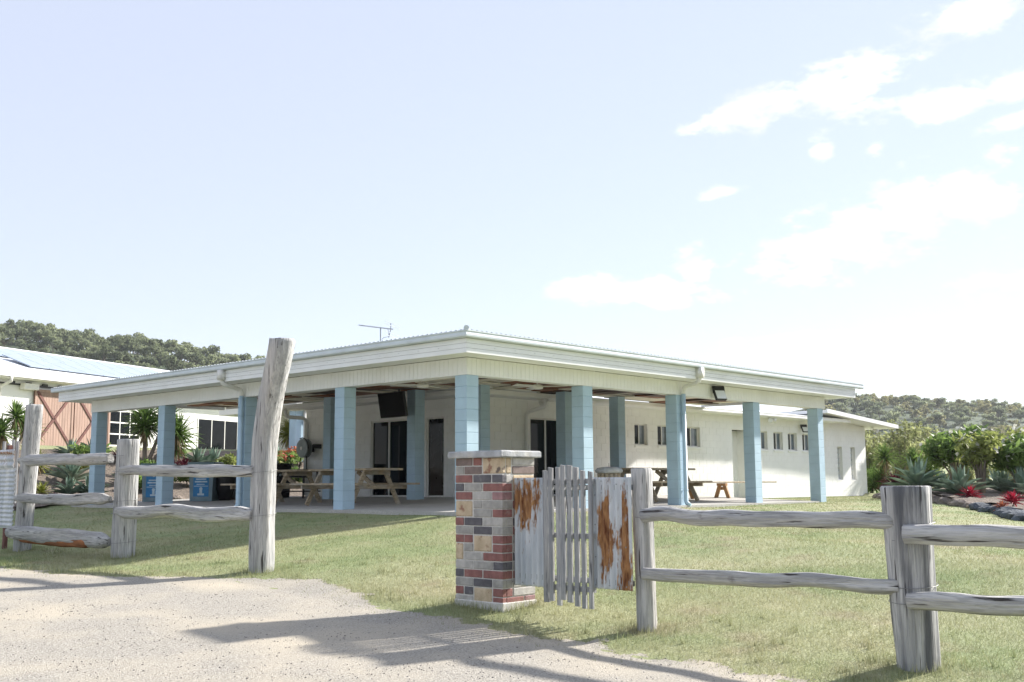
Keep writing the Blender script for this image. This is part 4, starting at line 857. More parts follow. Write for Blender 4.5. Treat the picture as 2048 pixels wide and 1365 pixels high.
def cage_bin(label, a, b, rz):
    t = thing('recycling_bin', label, 'bin', (a, b, fz(a, b)), 'recycling bins with blue posters'); t.rotation_euler = (0, 0, rz)
    m1 = MB(); vs = []
    m1.prism([(-.30, 0), (.30, 0), (.34, .95), (-.34, .95)], lambda p: (-.3, p[0], p[1]), lambda p: (.3, p[0], p[1])); m1.build('body', 'binbody', t, local=True)
    m1 = MB(); m1.bev(-.34, .36, -.38, .38, .951, 1.03, .02); m1.build('lid', 'binbody', t, local=True)
    m1 = MB(); m1.box(-.307, -.3015, -.21, .21, .12, .90); ps = m1.build('poster', 'poster', t, local=True)
    m1 = MB(); m1.lathe((-.31, 0, .74), [(.075, 0), (.075, .003)], 20, 'x'); m1.build('round_emblem', 'posterlight', ps, local=True)
    m1 = MB()
    for (y0, y1, z0, z1) in ((-.14, .14, .56, .59), (-.17, .17, .49, .53), (-.10, .12, .43, .45), (-.2, .2, .80, .82)): m1.box(-.3095, -.3075, y0, y1, z0, z1)
    tag(m1.build('printed_lines', 'posterlight', ps, local=True), kind='stuff')
    m1 = MB(); m1.box(-.3095, -.3075, -.19, .19, .385, .40); m1.lathe((-.31, 0, .32), [(.045, 0), (.045, .002)], 14, 'x'); m1.box(-.3095, -.3075, -.035, .035, .20, .28); m1.box(-.3095, -.3075, -.09, .09, .15, .20); tag(m1.build('figure_print', 'posterlight', ps, local=True), kind='stuff')
    return t
cage_bin('recycling bin with blue poster seen right of the squared fence post', 1.75, 13.75, radians(40)); cage_bin('recycling bin with blue poster between the second and third columns from the left', 2.35, 12.35, radians(38)); cage_bin('recycling bin with blue poster right of the tall gatepost', 4.0, 11.75 - .9 + 1.4, radians(20))
ob = thing('floor_vase', 'tall glossy orange vase between the columns at the left end', 'vase', (1.6, 12.95, .05))
m1 = MB(); m1.lathe((1.6, 12.95, .05), [(.07, 0), (.08, .02), (.045, .12), (.05, .3), (.11, .55), (.13, .72), (.09, .9), (.06, 1.0), (.07, 1.03)], 18); MT['orange'] = mat('orange_glaze', (.55, .14, .02), .2, .4, 9); m1.build('body', 'orange', ob, smooth=True)
m1 = MB(); m1.lathe((1.6, 12.95, .03), [(.1, 0), (.1, .03)], 16); m1.build('foot', 'creamboard', ob)
cbn = thing('storage_cabinet', 'low dark brown cabinet behind the far picnic table', 'cabinet', (3.4, 12.9, .1))
m1 = MB(); m1.bev(3.1, 3.6, 11.95, 13.3, .08, 1.0, .01); m1.build('carcass', 'brown2', cbn)
for k in range(2): m1 = MB(); m1.bev(3.08, 3.099, 12.0 + k * .65, 12.6 + k * .65, .14, .95, .006); d = m1.build('door', 'black', cbn); m1 = MB(); m1.box(3.06, 3.079, 12.55 + k * .08, 12.57 + k * .08, .5, .65); m1.build('handle', 'steel', d)
for i, (a, b, lab) in enumerate(((2.75, 12.0, 'dark pot left of the far picnic table'), (4.3, 10.55 + 1.3, 'dark wheelie bin beside the barbecue'))):
    if i == 0:
        t = thing('plant_pot', lab, 'pot', (a, b, .08)); m1 = MB(); m1.lathe((a, b, .09), [(.16, 0), (.24, .3), (.27, .6), (.25, .78), (.28, .8), (.28, .84), (.24, .84)], 20); m1.build('pot', 'black', t, smooth=True); m1 = MB(); m1.lathe((a, b, .88), [(.23, 0), (.23, .02)], 18); m1.build('soil', 'mulch', t)
    else:
        t = thing('wheelie_bin', lab, 'bin', (a, b, .1)); m1 = MB(); m1.prism([(-.22, 0), (.22, 0), (.28, .92), (-.28, .92)], lambda p: (a - .26, b + p[0], .1 + p[1]), lambda p: (a + .26, b + p[0], .1 + p[1])); m1.build('body', 'black', t); m1 = MB(); m1.bev(a - .3, a + .3, b - .3, b + .3, 1.021, 1.08, .02); m1.build('lid', 'black', t)
# TV antenna on the roof
an = thing('antenna', 'television antenna on a short mast above the verandah roof', 'antenna', (4.3, 7.5, 3.3))
A0 = Vector((4.3, 7.49, 0)); D_ = Vector((.9, -.42, -.1)).normalized()
m1 = MB(); m1.tube([A0 + Vector((0, 0, 3.25)), A0 + Vector((0, 0, 4.46))], .016, 8); m1.build('mast', 'steel', an)
bm = MB(); ctr = A0 + Vector((0, 0, 4.44)); bx_ = Vector((.70, -.71, 0)).normalized(); b_s = ctr - bx_ * .56 + Vector((0, 0, .08)); b_e = ctr + bx_ * .32 + Vector((0, 0, -.03)); bm.tube([b_s, b_e], .016, 8); bmo = bm.build('boom', 'steel', an)
px_ = Vector((bx_.y, -bx_.x, 0)); px_ = Vector((.70, .71, 0))
for k in range(9):
    c = b_s.lerp(b_e, .06 + k * .075); l_ = .07 + .004 * k; m1 = MB(); m1.tube([c - px_ * l_, c + px_ * l_], .006, 5); m1.build('director', 'steel', bmo)
for k, (o_, h) in enumerate(((.0, .14), (.03, .07), (.03, -.12), (.0, -.2))):
    c = b_s.lerp(b_e, .93) + Vector((0, 0, h)); m1 = MB(); m1.tube([c - px_ * .5 - bx_ * .1, c + px_ * .5 + bx_ * .2], .007, 5); m1.build('reflector', 'steel', bmo)
m1 = MB(); c = b_s.lerp(b_e, .93); m1.tube([c + Vector((0, 0, .16)), c, c + Vector((0, 0, -.22)) - bx_ * .05], .008, 6); m1.build('reflector_mast', 'black', bmo)
m1 = MB(); c = A0 + Vector((0.03, -.03, 3.86)); m1.box(c.x - .03, c.x + .05, c.y - .06, c.y + .03, c.z - .08, c.z + .09); m1.build('amplifier_box', 'greyplastic', an)
m1 = MB(); p = b_s.lerp(b_e, .85); m1.tube([p, p + Vector((.02, -.02, -.2)), A0 + Vector((.06, -.06, 4.2)), A0 + Vector((.02, -.02, 4.15))], .006, 5); m1.build('cable', 'black', an)
# ------------------------------------------------------------------ garden beds and rocks
def bed(name, pts_fn, a0, a1, b0, b1, st, hfn):
    mb_ = MB(); ix = {}
    def v(i, j):
        if (i, j) not in ix: a, b = a0 + i * st, b0 + j * st; ix[(i, j)] = len(mb_.v); mb_.v.append((a, b, gz(a, b) + hfn(a, b)))
        return ix[(i, j)]
    for i in range(int((a1 - a0) / st)):
        for j in range(int((b1 - b0) / st)):
            if pts_fn(a0 + (i + .5) * st, b0 + (j + .5) * st): mb_.f.append((v(i, j), v(i + 1, j), v(i + 1, j + 1), v(i, j + 1)))
    mb_.mi = [0] * len(mb_.f); return struct(mb_.build(name, 'mulch', smooth=True))
def XD(a, b): d = Vector((a, b)) - CAM.xy; return d.dot(RT), d.dot(FW)
REDGE = [(8.0, -7.6), (9.0, -6.3), (11.2, -5.25), (13.4, -3.75), (15.2, -2.2), (17.5, -.2), (20, 1.6), (23.5, 2.4), (26.5, 3.4)]     # lawn side of the right bed
def redge_b(a):
    if a < REDGE[0][0]: return REDGE[0][1]
    for (x0, y0), (x1, y1) in zip(REDGE, REDGE[1:]):
        if a <= x1: return y0 + (y1 - y0) * (a - x0) / (x1 - x0)
    return 3.4
rough_h = lambda a, b: .05 + .10 * noise.noise(Vector((a * .7, b * .7, 4))) + .04 * noise.noise(Vector((a * 4, b * 4, 4)))
bed('garden_bed', lambda a, b: a > 8 and b < redge_b(a) - .1, 8, 40, -26, 3.4, .3, lambda a, b: max(.02, .12 + rough_h(a, b)))
bed('garden_bank', lambda a, b: 15.9 + .4 * noise.noise(Vector((a * .6, 0, 0))) < b < 22.3 + .5 * noise.noise(Vector((a * .5, 3, 0))), -9, 16, 15, 23.4, .3, lambda a, b: max(.02, .06 + rough_h(a, b)))
def rock_mesh(seed, m):
    bm = bmesh.new(); bmesh.ops.create_icosphere(bm, subdivisions=2, radius=1)
    for v in bm.verts:
        p = v.co.copy(); v.co *= 1 + .38 * noise.noise(p * 1.1 + Vector((seed * 9, 0, 0))) + .12 * noise.noise(p * 3 + Vector((0, seed * 7, 0))); v.co.z = max(-.35, v.co.z * .72)
    me = bpy.data.meshes.new('rock'); bm.to_mesh(me); bm.free(); me.materials.append(MT[m]); return me
RK = [rock_mesh(k, 'rock') for k in range(4)] + [rock_mesh(k + 5, 'bluerock') for k in range(3)]
rr = random.Random(12)
def rock(a, b, s, k, label, group):
    o = put('rock', RK[k], None, (a, b, gz(a, b) + s * .15), (0, 0, rr.uniform(0, 6)), (s * rr.uniform(.9, 1.4), s, s * rr.uniform(.7, 1)))
    tag(o, label, 'rock', group); return o
a = 8.3
while a < 21:
    s = rr.uniform(.16, .30); blue = a < 13.2
    rock(a, redge_b(a) + rr.uniform(-.08, .08), s, rr.randint(4, 6) if blue else rr.randint(0, 3), 'blue-grey edging rock at the near end of the right garden bed' if blue else 'brown edging rock along the far lawn side of the right garden bed', 'blue-grey edging rocks' if blue else 'brown edging rocks'); a += s * 1.75
rock(11.3, -6.3, .42, 5, 'largest blue-grey boulder beside the red plant at the right edge', 'garden boulder')
for (a, b, s) in ((1.6, 17.6, .34), (2.9, 16.2, .25), (3.6, 16.1, .28), (4.6, 16.15, .26), (5.6, 16.1, .3), (.2, 16.3, .26), (-1.2, 16.2, .3), (-2.4, 16.3, .25), (6.7, 16.1, .3)): rock(a, b, s, rr.randint(0, 3), 'tan rock low on the planted bank left of the verandah', 'rocks on the left bank')
# ------------------------------------------------------------------ plants
def leaf_blade(mb_, base, d, L_, w_, droop, up=Vector((0, 0, 1)), seg=4, keel=.25, prof=None):
    d = Vector(d).normalized(); side = d.cross(up)
    side = side.normalized() if side.length > .05 else Vector((1, 0, 0)); p = Vector(base); vs = []; prof = prof or (lambda t: (1 - t) ** .6 * (.55 + .9 * min(1, t * 3)) / 1.3)
    st = L_ / seg
    for i in range(seg + 1):
        t = i / seg; hw = w_ / 2 * prof(t); nrm = side.cross(d).normalized()
        vs += [p - side * hw + nrm * hw * keel * 2, p - nrm * hw * .2, p + side * hw + nrm * hw * keel * 2]
        p = p + d * st; d = (d + Vector((0, 0, -droop / seg))).normalized()
    fs = []
    for i in range(seg):
        for k in range(2): fs.append((i * 3 + k, i * 3 + k + 1, i * 3 + 4 + k, i * 3 + 3 + k))
    mb_.add(vs, fs)
def agave_leaves():
    L = []
    for k, (cv, wd) in enumerate(((.35, .23), (-.25, .21), (.8, .24))):
        m1 = MB(); leaf_blade(m1, (0, 0, 0), (1, 0, .12), 1, wd, cv, seg=7, keel=.35, prof=lambda t: (1 - t ** 2.6) * (.55 + .75 * ss(t / .5)) * .85 + .01); L.append(m1.mesh('leaf', 'agave', True))
    return L
AL = agave_leaves()
def agave(a, b, s, label, group, n=30, z=None):
    r = random.Random(int(a * 100 + b * 10)); z0 = gz(a, b) + .06 if z is None else z
    t = thing('agave', label, 'agave', (a, b, z0), group)
    m1 = MB(); m1.tube([(0, 0, -.15), (0, 0, .28 * s)], [.07 * s, .05 * s], 8); m1.build('stem', 'deadleaf', t, local=True)
    for k in range(n):
        f = k / n; el = radians(12 + 72 * f ** 1.1) + r.uniform(-.08, .08); az = k * 2.39996 + r.uniform(-.15, .15); L_ = s * (.78 - .25 * f) * r.uniform(.85, 1.1)
        o = bpy.data.objects.new('leaf', AL[0 if f < .35 else (2 if f < .6 else 1)]); COL.objects.link(o); o.parent = t; o.location = (.04 * s * cos(az), .04 * s * sin(az), (.12 + .16 * f) * s)
        o.rotation_euler = Matrix.Rotation(az, 3, 'Z').to_euler() if False else (Matrix.Rotation(az, 3, 'Z') @ Matrix.Rotation(-el, 3, 'Y')).to_euler(); o.scale = (L_, L_, L_)
    return t
def rosette(n, L_, w_, seed, elmin=-30, elmax=85, droop=.5, seg=3):
    r = random.Random(seed); m1 = MB()
    for k in range(n):
        f = k / n; el = radians(elmin + (elmax - elmin) * f) + r.uniform(-.12, .12); az = k * 2.39996 + r.uniform(-.2, .2); l_ = L_ * r.uniform(.75, 1.1) * (1 - .25 * f)
        d = Vector((cos(az) * cos(el), sin(az) * cos(el), sin(el))); leaf_blade(m1, d * .02, d, l_, w_ * r.uniform(.8, 1.2), droop * r.uniform(.4, 1.3), seg=seg)
    return m1
def yucca(a, b, heads, label, group=None, m='yucca', L_=.62, n=90, dead=True, w_=.05, trunk=True, elmin=-35, z=None):
    z0 = gz(a, b) if z is None else z; t = thing('yucca', label, 'yucca', (a, b, z0), group)
    for k, (dx, dy, h) in enumerate(heads):
        if trunk: m1 = MB(); m1.tube([(dx * .1, dy * .1, -.1), (dx * .6, dy * .6, h * .55), (dx, dy, h)], [.075, .06, .05], 8); m1.build('trunk', 'trunk', t, local=True)
        o = rosette(n, L_, w_, k * 7 + int(a * 10), elmin).build('crown', m, t, smooth=True, local=True); o.location = (dx, dy, h)
        if dead: o2 = rosette(34, L_ * .85, w_ * .8, k * 5 + 3, -85, -35, .6).build('dead_leaves', 'deadleaf', t, local=True); o2.location = (dx, dy, h - .03)
    return t
def tuft_plant(name, a, b, label, cat, m, L_, n, w_, group=None, z=None, elmin=5, droop=.9, h=.02):
    t = thing(name, label, cat, (a, b, gz(a, b) + .05 if z is None else z), group)
    o = rosette(n, L_, w_, int(a * 31 + b), elmin, 85, droop, 4).build('leaves', m, t, smooth=True, local=True); o.location = (0, 0, h)
    m1 = MB(); m1.tube([(0, 0, -.08), (0, 0, h + .06)], .025, 6); m1.build('stem', 'trunk', t, local=True)
    return t
def leafcloud(mb_, lobes, n, size, seed, asp=2.2, up=.0, hollow=.55):
    r = random.Random(seed); tot = sum(l[3] ** 2 for l in lobes)
    for (cx, cy, cz, rd, sq) in lobes:
        for _ in range(int(n * rd * rd / tot)):
            v = Vector((r.gauss(0, 1), r.gauss(0, 1), r.gauss(0, 1))).normalized() * rd * (hollow + (1 - hollow) * r.random()) * r.uniform(.8, 1.08); p = Vector((cx + v.x, cy + v.y, cz + v.z * sq))
            d = Vector((r.gauss(0, 1), r.gauss(0, 1), r.gauss(0, .8) + up)).normalized(); e_ = d.cross(Vector((r.gauss(0, 1), r.gauss(0, 1), r.gauss(0, 1)))).normalized(); s_ = size * r.uniform(.6, 1.35)
            mb_.add([p - d * s_ * asp / 2, p + e_ * s_ / 2, p + d * s_ * asp / 2, p - e_ * s_ / 2], [(0, 1, 2, 3)])
def shrub(name, a, b, label, cat, m, w_, h, n, size, flowers=None, seed=1, stems=7, group=None, base=.25, z=None, fl_n=60):
    r = random.Random(seed); z0 = gz(a, b) + .03 if z is None else z; t = thing(name, label, cat, (a, b, z0), group); st = MB(); lobes = []
    for k in range(stems):
        az = k * 2.4 + r.uniform(-.3, .3); rd = w_ * .38 * sqrt((k + .5) / stems); tip = Vector((cos(az) * rd, sin(az) * rd, h * r.uniform(.62, .82))); mid = tip * .5 + Vector((r.uniform(-.05, .05), r.uniform(-.05, .05), 0)); mid.x *= .7; mid.y *= .7
        st.tube([(cos(az) * .05, sin(az) * .05, -.08), mid, tip], [.035 * h / 1.7, .026 * h / 1.7, .012], 6); lobes.append((tip.x, tip.y, tip.z, w_ * r.uniform(.19, .27), .95))
        if r.random() < .7: q = tip * .75; lobes.append((q.x * 1.25, q.y * 1.25, q.z + base * .2, w_ * .18, .9))
    st.build('stems', 'trunk', t, smooth=True, local=True)
    c = MB(); leafcloud(c, lobes, n, size, seed, 3.0, .3, .25); c.build('crown', m, t, local=True)
    if flowers:
        f = MB(); fr = random.Random(seed + 5)
        for _ in range(fl_n):
            l_ = fr.choice(lobes); v = Vector((fr.gauss(0, 1), fr.gauss(0, 1), abs(fr.gauss(0, 1)) + .3)).normalized() * l_[3] * 1.03; p = Vector((l_[0] + v.x, l_[1] + v.y, l_[2] + v.z))
            nv_ = (v.normalized() + Vector((fr.gauss(0, .4), fr.gauss(0, .4), .1))).normalized(); t1 = nv_.orthogonal().normalized(); t2 = nv_.cross(t1)
            for q in range(5): az = q * 1.2566; d = (t1 * cos(az) + t2 * sin(az) + nv_ * .35) * size * .8; e_ = (t2 * cos(az) - t1 * sin(az)) * size * .38; f.add([p, p + d * .6 + e_, p + d, p + d * .6 - e_], [(0, 1, 2, 3)])
        f.build('flowers', flowers, t, local=True)
    return t
# right garden
GA = 'agaves in the right garden bed'
agave(16.94, -.94, 1.35, 'big blue-green agave just above the thick fence post', GA, 34); agave(16.0, -2.5, 1.15, 'spiky pale agave between the big agave and the red plant', GA, 36); agave(17.3, -1.9, .8, 'small agave at the foot of the leafy white-flowered shrub', GA)
for (a, b, s) in ((20.0, -2.2, 1.0), (18.6, -3.2, 1.1), (17.4, -4.0, 1.0), (21.6, .2, .95), (22.5, -1.2, 1.0), (15.2, -4.9, .9)): agave(a, b, s, 'agave half hidden among the stems of the flowering shrubs on the right', 'agaves under the flowering shrubs')
shrub('frangipani', 20.3, -.75, 'dense round white-flowered shrub right of the yuccas', 'shrub', 'shrub', 2.0, 2.15, 2600, .085, 'flower', 21, 9, 'white-flowered shrubs', fl_n=34)
shrub('frangipani', 18.6, -2.1, 'sparse yellow-green white-flowered shrub with bare lower stems', 'shrub', 'shrub_y', 1.5, 2.0, 900, .085, 'flower', 22, 9, 'white-flowered shrubs', fl_n=50)
shrub('frangipani', 19.2, -3.0, 'white-flowered shrub cut by the right edge of the picture', 'shrub', 'shrub', 1.6, 1.95, 1300, .085, 'flower', 23, 8, 'white-flowered shrubs', fl_n=40)
shrub('frangipani', 22.4, -2.6, 'white-flowered shrub behind the other flowering shrubs at the right edge', 'shrub', 'shrub_y', 1.8, 2.3, 1100, .09, 'flower', 24, 8, 'white-flowered shrubs', fl_n=40)
yucca(27.2, 4.6, [(0, 0, 1.35), (.1, .2, .55)], 'spiky green yucca next to the far corner of the house', 'yuccas by the house corner', L_=.8, n=120, w_=.06)
yucca(26.0, 3.0, [(0, 0, 1.2), (.5, -.4, .8)], 'yucca with yellowing lower leaves, second from the house corner', 'yuccas by the house corner', L_=.72, n=100, w_=.06)
yucca(27.6, 5.4, [(0, 0, .35), (-.5, -.3, .25)], 'low grassy yucca against the end of the white wall', 'yuccas by the house corner', L_=1.0, n=120, w_=.05, dead=False, trunk=True)
tuft_plant('cordyline', 18.1, .25, 'dark red cordyline left of the big agave', 'cordyline', 'darkred', .62, 60, .07, h=.35)
tuft_plant('bromeliad', 15.15, -3.05, 'bright crimson bromeliad at the rock edging', 'bromeliad', 'red', .42, 44, .06, h=.14); tuft_plant('bromeliad', 12.0, -5.15, 'crimson bromeliad with coral tips near the right edge', 'bromeliad', 'red', .42, 44, .06, h=.16); tuft_plant('bromeliad', 11.6, -5.05, 'small coral bromeliad at the feet of the crimson one near the right edge', 'bromeliad', 'redflower', .26, 30, .05, h=.05)
for (a, b) in ((16.2, -3.9), (17.6, -4.6), (14.2, -4.4)): tuft_plant('cordyline', a, b, 'small dark red cordyline among the mulch under the shrubs', 'cordyline', 'darkred', .35, 36, .05, 'small dark red cordylines')
# left bank
GL = 'agaves on the left bank'
agave(1.51, 18.4, 1.15, 'green agave in the middle of the bank left of the end column', GL, 30); agave(.75, 16.9, .8, 'small agave at the foot of the bank, nearer the leaning post', GL); agave(1.3, 16.8, .9, 'agave at the foot of the bank beside the end column', GL); agave(3.3, 18.2, .9, 'agave glimpsed between the squared post and the end column', GL)
for (a, b, s) in ((6.67, 20.0, 1.05), (7.35, 20.1, .95), (2.6, 20.9, .9), (3.5, 21.2, .9), (8.6, 20.0, .8), (10.2, 20.4, 1.0)): agave(a, b, s, 'agave along the top of the planted bank behind the verandah', 'agaves along the bank top')
yucca(1.35, 22.2, [(0, 0, 1.15), (.4, .2, .8), (-.5, -.1, .6)], 'tall yucca left of the leaning post in front of the shed', L_=.85, n=110, w_=.06)
yucca(5.2, 20.9, [(0, 0, 1.25), (.55, -.3, 1.5), (.9, -.55, 1.05), (.2, .5, 1.6), (1.05, -.2, .7)], 'big many-headed yucca between the two left columns', L_=1.05, n=130, w_=.07)
yucca(13.0, 23.2, [(0, 0, 1.0), (-.4, -.1, .7)], 'yellow-green yucca seen just right of the tall gatepost', m='yucca_y', L_=.95, n=110, w_=.06)
yucca(1.0, 19.6, [(0, 0, .35)], 'yellow-leaved yucca with a skirt of dead leaves beside the leaning post', m='yucca_y', L_=.7, n=80, w_=.055)
tuft_plant('cordyline', .05, 17.1, 'spiky yellow-green cordyline at the foot of the bank', 'cordyline', 'yucca_y', .5, 50, .05, h=.12); tuft_plant('bromeliad', .2, 16.6, 'small purple bromeliad under the spiky yellow plant', 'bromeliad', 'darkred', .3, 36, .05)
for (a, b, k, lab) in ((5.95, 19.6, 'darkred', 'dark red cordyline right of the second column from the left'), (4.1, 20.6, 'darkred', 'purple cordyline left of the squared fence post top'), (5.4, 19.3, 'darkred', 'dull red cordyline under the many-headed yucca')): tuft_plant('cordyline', a, b, lab, 'cordyline', k, .55, 50, .06, h=.2)
for k, (a, b, m_, w_, h) in enumerate(((7.4, 19.3, 'shrub_y', 1.0, .8), (8.3, 19.2, 'shrub', 1.0, .75), (9.2, 19.6, 'shrub_y', 1.1, .8), (6.8, 19.0, 'shrub', .8, .6), (3.0, 20.4, 'shrub', 1.2, .7), (10.2, 19.9, 'shrub', 1.0, .7), (2.2, 19.6, 'shrub_y', .9, .6), (4.2, 19.2, 'shrub', .9, .6), (5.2, 18.0, 'shrub', 1.1, .7), (6.6, 17.6, 'shrub_y', 1.0, .6), (8.0, 17.8, 'shrub', 1.1, .7), (3.4, 17.4, 'shrub', .9, .55), (9.4, 18.0, 'shrub', 1.1, .7))): shrub('shrub', a, b, 'low leafy shrub on the bank behind the verandah', 'shrub', m_, w_, h, 700, .07, None, 40 + k, 6, 'low shrubs on the left bank')
for k, (a, b) in enumerate(((10.6, 20.2), (11.3, 20.5), (9.9, 19.8))): shrub('flowering_shrub', a, b, 'low coral-flowered shrub on the bank behind the hose reel', 'shrub', 'shrub', 1.0, .7, 500, .06, 'redflower', 60 + k, 6, 'coral-flowered shrubs', fl_n=220)
# grey timber pole by the shed
gp = thing('timber_pole', 'grey leaning timber pole in front of the shed at the left edge', 'pole', (.45, 22.3, 1.6)); o = log([(.45, 22.3, 1.3 + k * .3) for k in range(11)], [.11 - .002 * k for k in range(11)], 14, 31, .2, .05).build('shaft', 'post', gp, smooth=True)
m1 = MB(); m1.lathe((.45, 22.3, 4.31), [(.09, 0), (.07, .03)], 12); m1.build('top_cut', 'picket', gp)
# ------------------------------------------------------------------ trees
def gum_proto(seed, m, w_=7., h=8., n=620, size=.5, name='gum_tree'):
    r = random.Random(seed); t = bpy.data.objects.new(name, None); COL.objects.link(t); lobes = []; tr = MB()
    tr.tube([(0, 0, -.6), (r.uniform(-.3, .3), r.uniform(-.3, .3), h * .35), (r.uniform(-.5, .5), r.uniform(-.5, .5), h * .62)], [.22, .17, .09], 6)
    for k in range(9):
        az = k * 2.4 + r.uniform(-.4, .4); rd = w_ * .36 * sqrt((k + .3) / 9); z = h * r.uniform(.5, .9) - rd * .25; lobes.append((cos(az) * rd, sin(az) * rd, z, w_ * r.uniform(.15, .24), .75)); tr.tube([(0, 0, h * .38), (cos(az) * rd * .9, sin(az) * rd * .9, z)], [.1, .04], 5)
    tr.build('trunk', 'trunk', t, local=True); c = MB(); leafcloud(c, lobes, n, size, seed, 1.5, 0, .35); c.build('crown', m, t, local=True); return t
def forest(protos, spots, label, group):
    first = set()
    for (a, b, z, sc, k, rz) in spots:
        p = protos[k]
        if k not in first: first.add(k); o = p; o.location = (a, b, z); o.rotation_euler = (0, 0, rz); o.scale = (sc, sc, sc)
        else: o = dup(p, (a, b, z), rz, sc)
        tag(o, label, 'tree', group)
rr = random.Random(5); GPl = [gum_proto(k, 'gum') for k in (1, 2, 3, 4)]; sp_ = []
for row, D in enumerate((440, 430, 419, 407, 394, 380, 364, 346)):
    X = -.56 * D + rr.uniform(0, 4)
    while X < -.16 * D - row * 4:
        x_ = X + rr.uniform(-2, 2); d_ = D + rr.uniform(-5, 5); a, b = cd(x_, d_); sp_.append((a, b, hl(x_, d_) - 1.8, rr.uniform(.85, 1.35) * (1.1 if row == 0 else 1), rr.randint(0, 3), rr.uniform(0, 6))); X += rr.uniform(4.0, 6.2)
forest(GPl, sp_[:300], 'grey-green gum tree on the wooded hill behind the shed', 'gum trees on the left hill')
GPr = [gum_proto(11, 'gum', name='bushland_tree'), gum_proto(12, 'gum_y', name='bushland_tree'), gum_proto(13, 'gum', name='bushland_tree'), gum_proto(14, 'gum', name='bushland_tree')]; sp2 = []
for row, D in enumerate((664, 648, 630, 610, 590, 565, 538, 508, 476, 440)):
    X = .27 * D + rr.uniform(0, 4)
    while X < .5 * D:
        x_ = X + rr.uniform(-2, 2); d_ = D + rr.uniform(-7, 7); a, b = cd(x_, d_); top_ = row < 2; sp2.append((a, b, hr(x_, d_) - 2.6, rr.uniform(.9, 1.35), 1 if (rr.random() < (.8 if top_ else .35)) else rr.choice((0, 2, 3)), rr.uniform(0, 6))); X += rr.uniform(3.9, 6.4) if row < 9 else 9  # ridge rows mostly yellow: sunlit treetops put into the leaf colour
forest(GPr, sp2[:300], 'gum tree on the far wooded hill at the right', 'gum trees on the right hill')
# feathery pale trees between the garden and the hill
def feather_proto(seed, m='bamboo', w_=3.2, h=5.2, n=1900):
    r = random.Random(seed); t = bpy.data.objects.new('feathery_tree', None); COL.objects.link(t); tr = MB(); lobes = []
    for k in range(9):
        az = k * 2.4; rd = w_ * .36 * sqrt((k + .4) / 9); hh = h * r.uniform(.72, 1.0); tr.tube([(cos(az) * .2, sin(az) * .2, -.2), (cos(az) * rd * .6, sin(az) * rd * .6, hh * .55), (cos(az) * rd, sin(az) * rd, hh * .95)], [.06, .045, .015], 5)
        for q in range(6): f = .25 + .13 * q; lobes.append((cos(az) * rd * f * 1.1, sin(az) * rd * f * 1.1, hh * f * 1.02, w_ * .15 * (1.15 - f * .55), 1.5))
    tr.build('trunk', 'trunk', t, local=True); c = MB(); leafcloud(c, lobes, n, .12, seed, 3.2, .4, .15); c.build('crown', m, t, local=True); return t
FP = [feather_proto(5), feather_proto(6), feather_proto(7)]; sp3 = []
for k in range(38):
    D = 52 + k * .9 + rr.uniform(-1, 1); px = 1735 + (k * 97) % 520 + rr.uniform(-12, 12); a, b = cd((px - 1024) / 2177 * D, D); sc = rr.uniform(.42, .88) * (1.0 if px < 1890 else .62); sp3.append((a, b, gz(a, b) - .1, sc, k % 3, rr.uniform(0, 6)))
forest(FP, sp3, 'feathery pale green tree behind the right garden', 'feathery trees behind the right garden')
BT = [gum_proto(31, 'gum', 5, 5, 2200, .2), gum_proto(32, 'gum', 5, 5.2, 2200, .2)]; sp4 = []
for (px, D, sc) in ((545, 62, .95), (580, 60, .9), (615, 64, 1.0), (520, 66, 1.0), (650, 66, 1.0)): a, b = cd((px - 1024) / 2177 * D, D); sp4.append((a, b, gz(a, b) - .3, sc * .95, len(sp4) % 2, rr.uniform(0, 6)))
forest(BT, sp4, 'leafy dark tree seen under the eave just right of the tall gatepost', 'trees behind the house')
# ------------------------------------------------------------------ grass and pebbles (uncountable)
import numpy as np
rg = np.random.default_rng(4)
def blades(name, pts, hmin, hmax, wid, lean=.5):
    n = len(pts)
    if not n: return
    P_ = np.array(pts); az = rg.random(n) * 2 * np.pi; h = hmin + (hmax - hmin) * rg.random(n) ** 1.5; ln = h * lean * (rg.random(n) - .1) * 1.3; la = rg.random(n) * 2 * np.pi; wv = wid * (.6 + .8 * rg.random(n))
    V = np.empty((n, 3, 3)); V[:, 0] = P_; V[:, 1] = P_; V[:, 2] = P_
    V[:, 0, 0] -= np.cos(az) * wv / 2; V[:, 0, 1] -= np.sin(az) * wv / 2; V[:, 1, 0] += np.cos(az) * wv / 2; V[:, 1, 1] += np.sin(az) * wv / 2
    V[:, 2, 0] += np.cos(la) * ln; V[:, 2, 1] += np.sin(la) * ln; V[:, 2, 2] += h; V[:, :2, 2] -= .004
    me = bpy.data.meshes.new(name); me.vertices.add(3 * n); me.vertices.foreach_set('co', V.reshape(-1)); me.loops.add(3 * n); me.loops.foreach_set('vertex_index', np.arange(3 * n, dtype=np.int32)); me.polygons.add(n); me.polygons.foreach_set('loop_start', np.arange(0, 3 * n, 3, dtype=np.int32)); me.polygons.foreach_set('loop_total', np.full(n, 3, dtype=np.int32))
    at = me.attributes.new('rnd', 'FLOAT', 'POINT'); at.data.foreach_set('value', np.repeat(rg.random(n), 3).astype(np.float32)); me.update(); me.materials.append(MT['blade']); return put(name, me)
